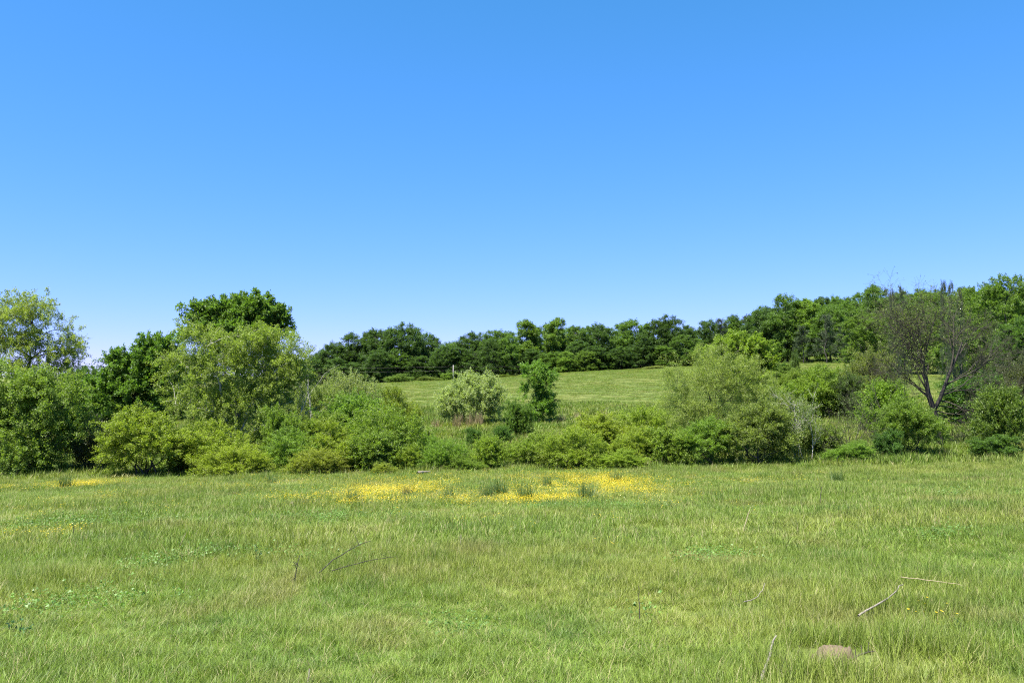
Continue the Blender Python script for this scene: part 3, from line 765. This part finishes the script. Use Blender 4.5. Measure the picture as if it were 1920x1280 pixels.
# ------------------------------------------------------------------ thin saplings and twiggy bushes
def twiggy(name, label, px, Y, tops, mat, r, levels, nleaf, color, cat, seed):
    X, _ = ray(px, 800, Y); g0 = float(height(X, Y)) - .05; s = Y / F_PX
    e = empty(name, X, Y); tag(e, label, cat)
    main = []
    for k, (x0, x, y, dy) in enumerate(tops):
        a = np.array([(x0 - px) * s, 0, 0.]); b = np.array([(x - px) * s, dy, max(.3, ray(x, y, Y)[1] - g0)])
        main.append((a, b, r))
    P = bare_tree(seed, main, levels)
    q1 = [p for p in P if p[2] == 1]; q2 = [p for p in P if p[2] > 1]
    link('stems', quad_mesh('stem_mesh', *tubes(np.array([p[0] for p in q1]), np.array([p[1] for p in q1]), 6), smooth_faces=True), mat, e)
    if q2:
        link('twigs', quad_mesh('twig_mesh', *tubes(np.array([p[0] for p in q2]), np.array([p[1] for p in q2]), 3), smooth_faces=True), mat, e)
    if nleaf:
        rng = np.random.default_rng(seed)
        src = q2 or q1
        O = np.array([p[0][2] for p in src]); E = np.array([p[0][-1] for p in src])
        V, Q, sh, _ = leaf_quads(rng, O, unit(E - O), np.linalg.norm(E - O, axis=1) + .05, nleaf, .085, .045, .1, .06)
        link('foliage', quad_mesh('sapling_leaves', V, Q, sh), LEAF, e, color)
twiggy('thin_sapling', 'thin sapling with pale stems and light leaves right of the willow', 1500, 38.6,
       [(1490, 1488, 770, 0), (1506, 1500, 750, .3), (1520, 1530, 770, .4), (1500, 1475, 790, -.3)], BARK_PALE, .02, 3, 5200, (.13, .18, .05), 'sapling', 61)
twiggy('twiggy_bush', 'almost leafless brown twiggy bush between pale sapling and yellow shrub', 1592, 39.2,
       [(1585, 1560, 785, 0), (1590, 1600, 780, .3), (1595, 1630, 790, .2), (1590, 1580, 800, -.4), (1592, 1620, 770, .5), (1588, 1545, 815, -.2)], BARK_GREY, .022, 3, 500, (.12, .15, .06), 'bush', 62)
twiggy('birch_sapling', 'slim white birch stem showing between the pale birch and the thicket', 540, 43, [(533, 540, 735, -.3), (540, 556, 750, .2)], BARK_PALE, .035, 2, 1800, (.128, .165, .046), 'sapling', 63)
twiggy('birch_sapling', 'short white stem at the left end of the open field', 585, 48, [(584, 585, 690, -.3), (586, 596, 705, .2)], BARK_PALE, .03, 2, 1500, (.13, .17, .05), 'sapling', 64)
twiggy('twiggy_bush', 'grey dead twigs beside the bare tree, above the dark lower shrub', 1650, 42.5,
       [(1650, 1625, 735, 0), (1655, 1640, 715, .3), (1650, 1605, 770, -.4)], BARK_GREY, .02, 3, 0, None, 'bush', 65)

# ------------------------------------------------------------------ utility pole and wires
def pole(px, Y, top, label):
    X, Zt = ray(px, top, Y); g0 = float(height(X, Y))
    e = empty('utility_pole', X, Y, 0.15, sink=.1); tag(e, label, 'utility pole', 'utility poles of the line')
    H = Zt - g0 + .1
    v = tubes(np.array([[[0, 0, 0], [0, 0, H * .5], [0, 0, H * .97], [0, 0, H]]]), np.array([[.15, .13, .11, .02]]), 8)
    link('pole', quad_mesh('pole_mesh', *v, smooth_faces=True), POLE, e)
    return np.array([X, Y, Zt - .35])
p1 = pole(850, 186, 684, 'slim weathered utility pole at the far field edge left of the blossom')
ends = [ray(-260, 690, 186), ray(1500, 672, 204)]
for k, dz in enumerate((0, -.9)):
    pts = []
    for a, b in ((np.array([ends[0][0], 188, ends[0][1]]), p1), (p1, np.array([ends[1][0], 204, ends[1][1]]))):
        t = np.linspace(0, 1, 14)[:, None]
        q = a + (b - a) * t; q[:, 2] += -1.0 * 4 * t[:, 0] * (1 - t[:, 0]) * .6 + dz
        pts.append(q if not pts else q[1:])
    P = np.concatenate(pts)[None]
    o = link('power_line', quad_mesh('wire_mesh', *tubes(P, np.full(P.shape[:2], .005), 4)), POLE)
    tag(o, ['upper thin grey wire strung past the utility pole', 'lower thin grey wire strung past the utility pole'][k], 'power line', 'power lines')

# ------------------------------------------------------------------ grass: instanced tufts
def blades(rng, n, spread, L0, L1, w, bend, seg=3, flop=.35, cluster=0, crad=.05):
    """curved tapering grass blades standing in a disc; in clusters that share a lean, a length and a shade"""
    def disc(m):
        r = spread * np.sqrt(rng.random(m)); a = rng.uniform(0, 6.283, m)
        return np.stack([r * np.cos(a), r * np.sin(a), -0.01 + 0 * r], 1)
    az = rng.uniform(0, 6.283, n); L = rng.uniform(L0, L1, n); sh = rng.beta(1.6, 2.2, n)
    if cluster:
        m = max(1, n // cluster); C = disc(m); k = rng.integers(0, m, n)
        off = rng.normal(0, crad, (n, 3)); off[:, 2] = 0; B = C[k] + off
        az = np.arctan2(off[:, 1], off[:, 0]) + rng.normal(0, 1.0, n)
        L = L * (.45 + 1.15 * rng.beta(1.5, 2.5, m))[k]; sh = np.clip(sh + rng.normal(0, .2, m)[k], 0, 1)
    else:
        B = disc(n)
    H = np.stack([np.cos(az), np.sin(az), 0 * az], 1)
    tilt = np.abs(rng.normal(0, flop, n)); bd = rng.uniform(.2, 1, n) * bend
    S = np.stack([-np.sin(az), np.cos(az), 0 * az], 1)
    tw = rng.uniform(-.8, .8, n)[:, None]; S = unit(S + H * tw)
    ws = w * rng.uniform(.6, 1.35, n)
    rows = []
    p = B.copy()
    for k in range(seg + 1):
        t = k / seg
        ww = ws * (1 - .88 * t ** 1.5) * .5
        rows.append(np.stack([p - S * ww[:, None], p + S * ww[:, None]], 1))
        ang = np.minimum(tilt + bd * (k + .5), 1.75)
        p = p + (H * np.sin(ang)[:, None] + np.array([0, 0, 1.]) * np.cos(ang)[:, None]) * (L / seg)[:, None]
    V = np.stack(rows, 1)                       # n, seg+1, 2, 3
    idx = np.arange(n * (seg + 1) * 2).reshape(n, seg + 1, 2)
    Q = np.stack([idx[:, :-1, 0], idx[:, :-1, 1], idx[:, 1:, 1], idx[:, 1:, 0]], -1).reshape(-1, 4)
    return V.reshape(-1, 3), Q, np.repeat(np.clip(sh, 0, 1), (seg + 1) * 2)

def source_collection(name, meshes, mat):
    c = bpy.data.collections.new(name)
    for i, me in enumerate(meshes):
        if not me.materials: me.materials.append(mat)
        o = bpy.data.objects.new('%s_%02d' % (name, i), me); c.objects.link(o)
    return c

def scatter(name, c, P, idx, rot, scl, tint):
    me = bpy.data.meshes.new(name + '_points')
    me.vertices.add(len(P)); me.vertices.foreach_set('co', np.ascontiguousarray(P, np.float32).ravel())
    for an, ty, fld, d in (('idx', 'INT', 'value', idx.astype(np.int32)), ('rot', 'FLOAT_VECTOR', 'vector', rot), ('scl', 'FLOAT_VECTOR', 'vector', scl), ('tint', 'FLOAT_VECTOR', 'vector', tint)):
        a = me.attributes.new(an, ty, 'POINT')
        a.data.foreach_set(fld, np.ascontiguousarray(d, np.int32 if ty == 'INT' else np.float32).ravel())
    o = link(name, me)
    nt = bpy.data.node_groups.new(name + '_scatter', 'GeometryNodeTree')
    nt.interface.new_socket('Geometry', in_out='INPUT', socket_type='NodeSocketGeometry')
    nt.interface.new_socket('Geometry', in_out='OUTPUT', socket_type='NodeSocketGeometry')
    N = nt.nodes; L = nt.links
    gi = N.new('NodeGroupInput'); go = N.new('NodeGroupOutput')
    ci = N.new('GeometryNodeCollectionInfo'); ci.inputs['Collection'].default_value = c
    ci.inputs['Separate Children'].default_value = True; ci.inputs['Reset Children'].default_value = True
    ip = N.new('GeometryNodeInstanceOnPoints'); ip.inputs['Pick Instance'].default_value = True
    def attr(nm, ty):
        a = N.new('GeometryNodeInputNamedAttribute'); a.data_type = ty; a.inputs['Name'].default_value = nm
        return a.outputs['Attribute']
    L.new(gi.outputs[0], ip.inputs['Points']); L.new(ci.outputs[0], ip.inputs['Instance'])
    L.new(attr('idx', 'INT'), ip.inputs['Instance Index'])
    er = N.new('FunctionNodeEulerToRotation'); L.new(attr('rot', 'FLOAT_VECTOR'), er.inputs[0]); L.new(er.outputs[0], ip.inputs['Rotation'])
    L.new(attr('scl', 'FLOAT_VECTOR'), ip.inputs['Scale'])
    L.new(ip.outputs[0], go.inputs[0])
    m = o.modifiers.new('scatter', 'NODES'); m.node_group = nt
    return o

rg = np.random.default_rng(99)
near_src = source_collection('fine_sward', [quad_mesh('fine_sward', *blades(rg, 3100, .36, .035, .16, .0038, .36, 4, .65, 26, .04)) for _ in range(8)], BLADE)
mid_src = source_collection('meadow_sward', [quad_mesh('meadow_sward', *blades(rg, 2900, .75, .05, .18, .0078, .42, 3, .65, 30, .07)) for _ in range(8)], BLADE)
far_src = source_collection('field_sward', [quad_mesh('field_sward', *blades(rg, 1500, 1.8, .10, .30, .03, .35, 2, .5, 22, .18)) for _ in range(6)], BLADE)

field_src = source_collection('pasture_sward', [quad_mesh('pasture_sward', *blades(rg, 1500, 1.8, .10, .30, .03, .35, 2, .5, 22, .18)) for _ in range(4)], FIELD_BLADE)

def zone(y0, y1, dens, margin=2.5, side=.66):
    """jittered grid over the ground seen between two distances"""
    d = 1 / math.sqrt(dens)
    xm = side * y1 + margin
    X, Y = np.meshgrid(np.arange(-xm, xm + d, d), np.arange(y0, y1 + d, d))
    X[1::2] += d / 2
    X = X.ravel() + rg.uniform(-.38, .38, X.size) * d; Y = Y.ravel() + rg.uniform(-.38, .38, Y.size) * d
    k = np.abs(X) < side * Y + margin
    return X[k], Y[k]

def grass(name, label, src, nsrc, X, Y, s0, s1, ht=1.0):
    n = len(X)
    P = np.stack([X, Y, height(X, Y)], 1)
    s = rg.uniform(s0, s1, n); hz = s * (.15 + 1.0 * fbm(X, Y, 3.0, 9.0) + .8 * vnoise(X, Y, .9, 40.0)) * ht
    rz = rg.uniform(0, 6.283, n)
    scl = np.stack([s, s, hz], 1)
    rot = np.stack([0 * rz, 0 * rz, rz], 1)
    o = scatter(name, src, P, rg.integers(0, nsrc, n), rot, scl, np.ones((n, 3)))
    tag(o, label, 'grass', kind='stuff')
    return o

DIRT = ground_at(1566, 1240)
X, Y = zone(3.0, 13.5, 5.2)
k = np.hypot(X - DIRT[0], Y - DIRT[1]) > .46
grass('meadow_grass', 'long tangled light green grass in the foreground meadow', near_src, 8, X[k], Y[k], .85, 1.2)
X, Y = zone(12.8, 38.0, 1.9, margin=4)
grass('meadow_grass', 'light green grass of the middle meadow up to the shrubs', mid_src, 8, X, Y, .85, 1.25)
X, Y = zone(37.5, 96, .34, margin=6)
k = Y < 58 + 36 * fbm(X, Y, 11, 61.0) + 4 * rg.random(len(X)); X, Y = X[k], Y[k]
grass('hollow_grass', 'rough green grass in the hollow among the shrubs', far_src, 6, X, Y, .8, 1.3)
X, Y = zone(58, 205, .2, margin=8)
k = Y > 55 + 36 * fbm(X, Y, 11, 61.0) - 4 * rg.random(len(X)); X, Y = X[k], Y[k]
grass('field_grass', 'short even green grass of the far rising field', field_src, 4, X, Y, .9, 1.3, ht=.26)

# taller tufts and bent stalks standing out of the sward
tall = []
for i in range(8):
    parts = [blades(rg, 70, .10, .12, .30, .0048, .30, 4, .42), blades(rg, 3, .16, .22, .42, .0032, .22, 4, .3)]
    V = np.concatenate([p[0] for p in parts]); Q = np.concatenate([parts[0][1], parts[1][1] + len(parts[0][0])])
    tall.append(quad_mesh('tall_tuft', V, Q, np.concatenate([np.clip(parts[0][2] * .9, 0, .78), np.full(len(parts[1][2]), .9)])))
tall_src = source_collection('tall_tuft', tall, BLADE)
X, Y = zone(3.0, 34, 2.6, margin=3)
k = (fbm(X, Y, 1.7, 31.0) > .47 + .12 * rg.random(len(X))) & (np.hypot(X - DIRT[0], Y - DIRT[1]) > .4)
a = rg.uniform(0, 6.283, 110); r = rg.uniform(.40, .9, 110)      # grass closing in around the bare soil
X = np.concatenate([X[k], DIRT[0] + r * np.cos(a)]); Y = np.concatenate([Y[k], DIRT[1] + r * np.sin(a)])
grass('tall_grass_tufts', 'taller loose grass tufts and straw stalks standing in the meadow', tall_src, 8, X, Y, .5, 1.0)

X, Y = zone(33.6, 39.5, 3.4, margin=4)
k = fbm(X, Y * 1.5, 2.2, 51.0) + smooth(33.6, 37, Y) * .22 > .58 + .1 * rg.random(len(X))
grass('edge_grass', 'taller ragged grass along the foot of the shrubs', tall_src, 8, X[k], Y[k], .9, 1.7)

# ---- buttercups
def flower_mesh(rng, n, spread, d):
    Vs = []; Qs = []; sh = []; o = 0
    a = rng.uniform(0, 6.283, n); r = spread * np.sqrt(rng.random(n)); z = rng.uniform(.08, .24, n)
    for i in range(n):
        c = np.array([r[i] * cos(a[i]), r[i] * sin(a[i]), z[i]])
        N = unit(np.array([rng.normal(0, .35), rng.normal(0, .35), 1.])); S = unit(np.cross(N, [1, .2, 0])); T = np.cross(N, S)
        for k in range(3):
            t = k * math.pi / 1.5 + rng.uniform(-.2, .2); e = S * cos(t) + T * sin(t); f = np.cross(N, e)
            q = [c, c + e * d * .35 + f * d * .28 + N * d * .12, c + e * d * .52 + N * d * .2, c + e * d * .35 - f * d * .28 + N * d * .12]
            Vs += q; Qs.append([o, o + 1, o + 2, o + 3]); sh += [rng.random()] * 4; o += 4
    return np.array(Vs), np.array(Qs), np.array(sh)
FLOWER = leaf_material('buttercup_petal', 'instancer', transl=.25, rough=.3, lo=.85, hi=1.12, yellow=.1)
fl_src = source_collection('buttercup', [quad_mesh('buttercup', *flower_mesh(rg, 15, .3, .021)) for _ in range(5)], FLOWER)
def flower_points(patches, ntry):
    XX = []; YY = []
    for px, py, rx, ry, dens in patches:
        x0, y0 = ground_at(px, py); s = y0 / F_PX
        ya = ground_at(px, py + ry)[1]; yb = ground_at(px, py - ry)[1]
        ra = rx * s; rb = max(.3, (yb - ya) / 2); yc = (ya + yb) / 2
        n = int(1.5 * dens * math.pi * ra * rb)
        q = rg.normal(0, .62, (n, 2)); X = x0 + q[:, 0] * ra; Y = yc + q[:, 1] * rb
        k = .5 * fbm(X, Y * .6, 1.8, 3.0) + .5 * fbm(X, Y, .7, 21.0) > .40 + .08 * rg.random(n)
        XX.append(X[k]); YY.append(Y[k])
    return np.concatenate(XX), np.concatenate(YY)
X, Y = flower_points([(735, 925, 90, 18, 26), (680, 938, 60, 8, 14), (1090, 915, 110, 20, 50), (1000, 940, 90, 9, 40), (820, 912, 40, 8, 16), (560, 938, 60, 6, 12), (640, 950, 110, 8, 7),
                      (140, 913, 60, 6, 34), (60, 1008, 80, 7, 12), (10, 920, 30, 6, 30), (330, 925, 120, 8, 5), (1150, 905, 60, 12, 12), (870, 940, 70, 10, 12), (1400, 905, 160, 12, 1.5), (700, 900, 300, 20, 1.6), (300, 950, 300, 20, .8), (1150, 1000, 500, 60, .12), (1700, 1170, 200, 60, .3)], 0)
n = len(X)
P = np.stack([X, Y, height(X, Y)], 1); s = rg.uniform(.8, 1.15, n)
o = scatter('buttercups', fl_src, P, rg.integers(0, 5, n), np.stack([0 * s, 0 * s, rg.uniform(0, 6.28, n)], 1), np.stack([s, s, s], 1), np.array([[.68, .51, .026]]).repeat(n, 0))
tag(o, 'drifts of small yellow buttercups in the meadow before the shrubs', 'flowers', kind='stuff')

# ---- clover and broad-leaved weeds
def weed_mesh(rng, n, spread, ll, lw, hi):
    O = np.stack([rng.normal(0, spread * .5, n), rng.normal(0, spread * .5, n), rng.uniform(.03, hi, n)], 1)
    D = unit(rng.normal(0, 1, (n, 3)) + np.array([0, 0, .6]))
    V, Q, sh, _ = leaf_quads(rng, O, D, np.full(n, .05), n, ll, lw, 0, .02, 1.6)
    return V, Q, sh
weed_src = source_collection('clover', [quad_mesh('clover', *weed_mesh(rg, 60, .26, .03, .026, .11)) for _ in range(5)], CLOVER)
def patch_points(patches):
    XX = []; YY = []
    for px, py, rx, ry, dens in patches:
        x0, y0 = ground_at(px, py); s = y0 / F_PX
        ya = ground_at(px, py + ry)[1]; yb = ground_at(px, py - ry)[1]
        ra = rx * s; rb = max(.25, (yb - ya) / 2); yc = (ya + yb) / 2
        n = int(dens * math.pi * ra * rb); q = rg.normal(0, .5, (n, 2))
        X = x0 + q[:, 0] * ra; Y = yc + q[:, 1] * rb
        k = fbm(X, Y, 1.5, 13.0) > .42
        XX.append(X[k]); YY.append(Y[k])
    return np.concatenate(XX), np.concatenate(YY)
X, Y = patch_points([(150, 985, 220, 14, 16), (600, 975, 130, 10, 14), (760, 972, 90, 8, 16), (1000, 955, 120, 6, 10), (1150, 955, 120, 6, 12), (420, 1045, 120, 14, 14), (110, 1150, 110, 22, 14), (230, 1120, 120, 20, 10), (300, 1060, 90, 16, 9), (1800, 930, 150, 8, 14), (1360, 1060, 90, 22, 14), (1750, 1010, 90, 14, 10), (900, 1180, 90, 20, 8), (600, 1050, 90, 12, 10), (1200, 1165, 40, 15, 5)])
n = len(X); s = rg.uniform(.7, 1.3, n)
o = scatter('clover_patches', weed_src, np.stack([X, Y, height(X, Y)], 1), rg.integers(0, 5, n), np.stack([0 * s, 0 * s, rg.uniform(0, 6.28, n)], 1), np.stack([s, s, s], 1), np.array([[.105, .19, .04]]) * rg.uniform(.8, 1.25, (n, 1)))
tag(o, 'deeper green patches of clover and weeds in the meadow', 'weeds', kind='stuff')

# ---- rush clumps: each one a thing
rush = [quad_mesh('rush_mesh', *blades(np.random.default_rng(200 + i), 170, .22, .35, .8, .012, .09, 3, .36)) for i in range(3)]
GR = 'rush clumps in the meadow'
RUSH = leaf_material('rush_blade', 'object', transl=.2, rough=.5, lo=.6, hi=1.3, yellow=.25)
for i, (px, py, s, lab) in enumerate([
    (915, 934, .85, 'spiky dark green rush clump amid the buttercups, left of centre pair'), (938, 930, 1.0, 'taller dark rush clump amid the buttercups'),
    (985, 940, 1.0, 'rush clump right of the tall dark one, before yellow flowers'), (1100, 938, 1.0, 'rush clump at the right buttercup drift'),
    (660, 945, .8, 'rush clump at the left of the left buttercup drift'), (765, 932, .7, 'brownish rush clump right of the left buttercup drift'),
    (842, 940, .7, 'small rush clump between the buttercup drifts'), (122, 916, 1.1, 'wide rush clump near the left edge of the meadow'),
    (1155, 905, .9, 'rush clump at the far right end of the buttercups'), (1025, 915, .8, 'small rush clump behind the right buttercup drift'),
    (510, 910, .8, 'lone rush clump left of the buttercups near the shrubs'), (1570, 905, .9, 'lone rush clump in the right meadow near the shrubs')]):
    X, Y = ground_at(px, py)
    o = link('rush_clump', rush[i % 3], RUSH, None, (.08, .138, .034) if 'brown' not in lab else (.13, .12, .05))
    o.location = (X, Y, float(height(X, Y)) - .02); o.scale = (s, s, s * .9); o.rotation_euler = (0, 0, i * 1.3)
    tag(o, lab, 'rush', GR)

# dry bluestem tufts at the blossoming bush
dry = [quad_mesh('dry_grass_mesh', *blades(np.random.default_rng(230 + i), 120, .35, .7, 1.5, .022, .05, 3, .2)) for i in range(2)]
for i, (px, Y, lab) in enumerate([(858, 56, 'tan dry grass tuft at the blossoming bush foot, left'), (880, 55.5, 'tan dry grass tuft at the middle of the blossoming bush foot'), (898, 56, 'tan dry grass tuft at the blossoming bush foot, right'), (818, 56.5, 'tan dry grass tuft left of the blossoming bush'),
                                  (1050, 58, 'tan dry grass tuft right of the upright sapling'), (1085, 60, 'dry grass tuft on the slope right of the sapling'), (1130, 62, 'dry grass tuft on the slope left of the willow')]):
    X, _ = ray(px, 780, Y)
    o = link('dry_grass_tuft', dry[i % 2], RUSH, None, (.26, .205, .115))
    o.location = (X, Y, float(height(X, Y)) - .03); o.rotation_euler = (0, 0, i); o.scale = (.9, .9, .8 if i < 3 else .55)
    tag(o, lab, 'dry grass', 'dry grass tufts on the slope')

# ------------------------------------------------------------------ sticks, stalks, log and soil in the meadow
def stick(name, label, cat, a, b, h0, h1, r, mat, bow=.05, seed=0, twigs=0):
    """a, b: picture positions of the two ends, lifted h0/h1 metres above the ground there"""
    rng = np.random.default_rng(seed)
    A = np.array([*ground_at(*a), 0.]); B = np.array([*ground_at(*b), 0.])
    if h1 is None:                      # upright: stands where its foot is
        X, Y = A[0], A[1]
        x2, z2 = ray(b[0], b[1], Y); B = np.array([x2, Y + .05, z2]); A[2] = float(height(X, Y)) - .03
    else:
        A[2] = float(height(A[0], A[1])) + h0; B[2] = float(height(B[0], B[1])) + h1
    P = curve_pts(A[None], B[None], 9, rng, bow, bow * .6, .006)
    R = r * np.linspace(1, .5, 9)[None]
    v = [tubes(P, R, 6)]
    for k in range(twigs):
        i = rng.integers(2, 8); L = np.linalg.norm(B - A) * rng.uniform(.12, .3)
        q = P[0, i] + unit(rng.normal(0, 1, 3) + np.array([0, 0, .8])) * L
        v.append(tubes(np.array([[P[0, i], (P[0, i] + q) / 2, q]]), np.array([[.5, .4, .2]]) * r, 4))
    V, Q = merge(v)
    mid = V.mean(0); mid[2] = V[:, 2].min()
    o = link(name, quad_mesh(name + '_mesh', V - mid, Q, smooth_faces=True), mat)
    o.location = mid
    return tag(o, label, cat)
stick('stick', 'thick pale peeled stick leaning out of the bottom edge', 'stick', (1428, 1290), (1456, 1214), .05, .1, .014, DRIFT, .012, 1)
stick('stick', 'curved grey weathered branch lying in the right foreground', 'stick', (1610, 1176), (1694, 1120), .11, .14, .010, DRIFT, .16, 2)
stick('dry_stalk', 'straight straw-coloured stalk lying above the curved branch', 'stalk', (1690, 1108), (1805, 1118), .16, .12, .005, STRAW, .03, 3)
stick('dry_weed', 'dark upright stem standing alone right of centre', 'stem', (1200, 1168), (1199, 1100), 0, None, .006, DARKSTEM, .01, 4)
stick('dry_weed', 'dark upright stem in the right middle meadow', 'stem', (1537, 950), (1542, 912), 0, None, .011, DARKSTEM, .02, 5)
stick('dry_weed', 'dark thin stem near the left edge of the meadow', 'stem', (135, 1012), (136, 983), 0, None, .009, DARKSTEM, .02, 6)
stick('dry_stalk', 'pale bent stalk leaning right in the middle right meadow', 'stalk', (1392, 998), (1409, 950), 0, None, .010, STRAW, .08, 7)
stick('dry_stalk', 'pale upright stub left of centre below the buttercups', 'stalk', (865, 1030), (864, 1003), 0, None, .009, DRIFT, .02, 8)
stick('dry_stalk', 'pale stalk leaning right in the left meadow', 'stalk', (330, 1036), (346, 1000), 0, None, .007, STRAW, .04, 9)
stick('dry_weed', 'branched dark dead weed standing left of the leaning twigs', 'stem', (552, 1104), (560, 1042), 0, None, .007, DARKSTEM, .05, 10, 9)
stick('twig', 'longer dark twig leaning over the grass left of centre', 'twig', (598, 1096), (695, 1056), .15, .32, .007, DARKSTEM, .04, 11, 2)
stick('twig', 'lower brown twig lying almost flat left of centre', 'twig', (622, 1092), (742, 1074), .15, .22, .006, DARKSTEM, .03, 12, 1)
stick('dry_stalk', 'white broken stub at the bottom edge left of centre', 'stalk', (574, 1290), (577, 1257), 0, None, .008, DRIFT, .02, 13)
stick('dry_stalk', 'short pale curved stalk right of the dark upright stem', 'stalk', (1395, 1150), (1434, 1124), .12, .18, .006, DRIFT, .1, 14)
stick('dry_weed', 'small black bent stem right of the bare soil patch', 'stem', (1764, 1232), (1766, 1208), 0, None, .005, DARKSTEM, .02, 15, 1)
stick('twig', 'dark knotted twig lying beside the bare soil patch', 'twig', (1595, 1250), (1640, 1240), .05, .08, .009, DARKSTEM, .05, 16, 4)
stick('dry_stalk', 'thin pale stalk standing at the left of the yellow drift', 'stalk', (552, 958), (546, 938), 0, None, .01, STRAW, .03, 17, 3)
stick('log', 'short pale weathered log at the shrub foot left of centre', 'log', (783, 894), (806, 891), .16, .16, .07, DRIFT, .03, 18)

# bare soil patch
def soil():
    n = 44; rng = np.random.default_rng(3)
    g = np.linspace(-1, 1, n); gx, gy = np.meshgrid(g, g)
    r = np.hypot(gx, gy); rim = 1 - smooth(.45, 1.0, r + (fbm(gx * 3, gy * 3, 1.2, 8) - .5) * .5)
    z = -.03 + rim * .135 + (fbm(gx, gy, .35, 2) - .5) * .05 + (rng.random(gx.shape) - .5) * .02
    V = np.stack([gx * .22, gy * .19, z], -1).reshape(-1, 3)
    i = np.arange(n * n).reshape(n, n)
    return quad_mesh('soil_mesh', V, np.stack([i[:-1, :-1], i[:-1, 1:], i[1:, 1:], i[1:, :-1]], -1).reshape(-1, 4), smooth_faces=True)
SOIL = bark_material('bare_soil', (.075, .052, .032), (.155, .11, .07), 14)
o = link('soil_mound', soil(), SOIL); o.location = (*DIRT, float(height(*DIRT))); tag(o, 'small mound of bare brown soil in the right foreground', 'soil mound')

# broad-leaved dark weeds standing singly
def weed_plant(px, py, label, h, seed, color):
    X, Y = ground_at(px, py); rng = np.random.default_rng(seed)
    e = empty('leafy_weed', X, Y, sink=.01); tag(e, label, 'weed', 'single leafy weeds')
    P = curve_pts(np.zeros((2, 3)), np.array([[.01, 0, h], [.05, .02, h * .7]]), 6, rng, .05, 0)
    link('stem', quad_mesh('weed_stem', *tubes(P, np.linspace(.005, .002, 6)[None].repeat(2, 0), 4)), DARKSTEM, e)
    O = P[:, 1:].reshape(-1, 3); D = unit(rng.normal(0, 1, (len(O), 3)) * np.array([1, 1, .2]))
    V, Q, sh, _ = leaf_quads(rng, O, D, np.full(len(O), .03), 40, .045, .022, 0, .008, 1.0)
    link('leaves', quad_mesh('weed_leaves', V, Q, sh), LEAF, e, color)
weed_plant(38, 1205, 'dark blue-green leafy weed near the lower left edge', .2, 31, (.07, .15, .06))
weed_plant(15, 1190, 'smaller dark weed at the very left edge', .13, 32, (.045, .1, .045))
weed_plant(1800, 1190, 'dark small weed right of the curved branch', .14, 33, (.05, .1, .035))
weed_plant(480, 1062, 'dark leafy weed in the left middle meadow', .3, 34, (.05, .11, .04))
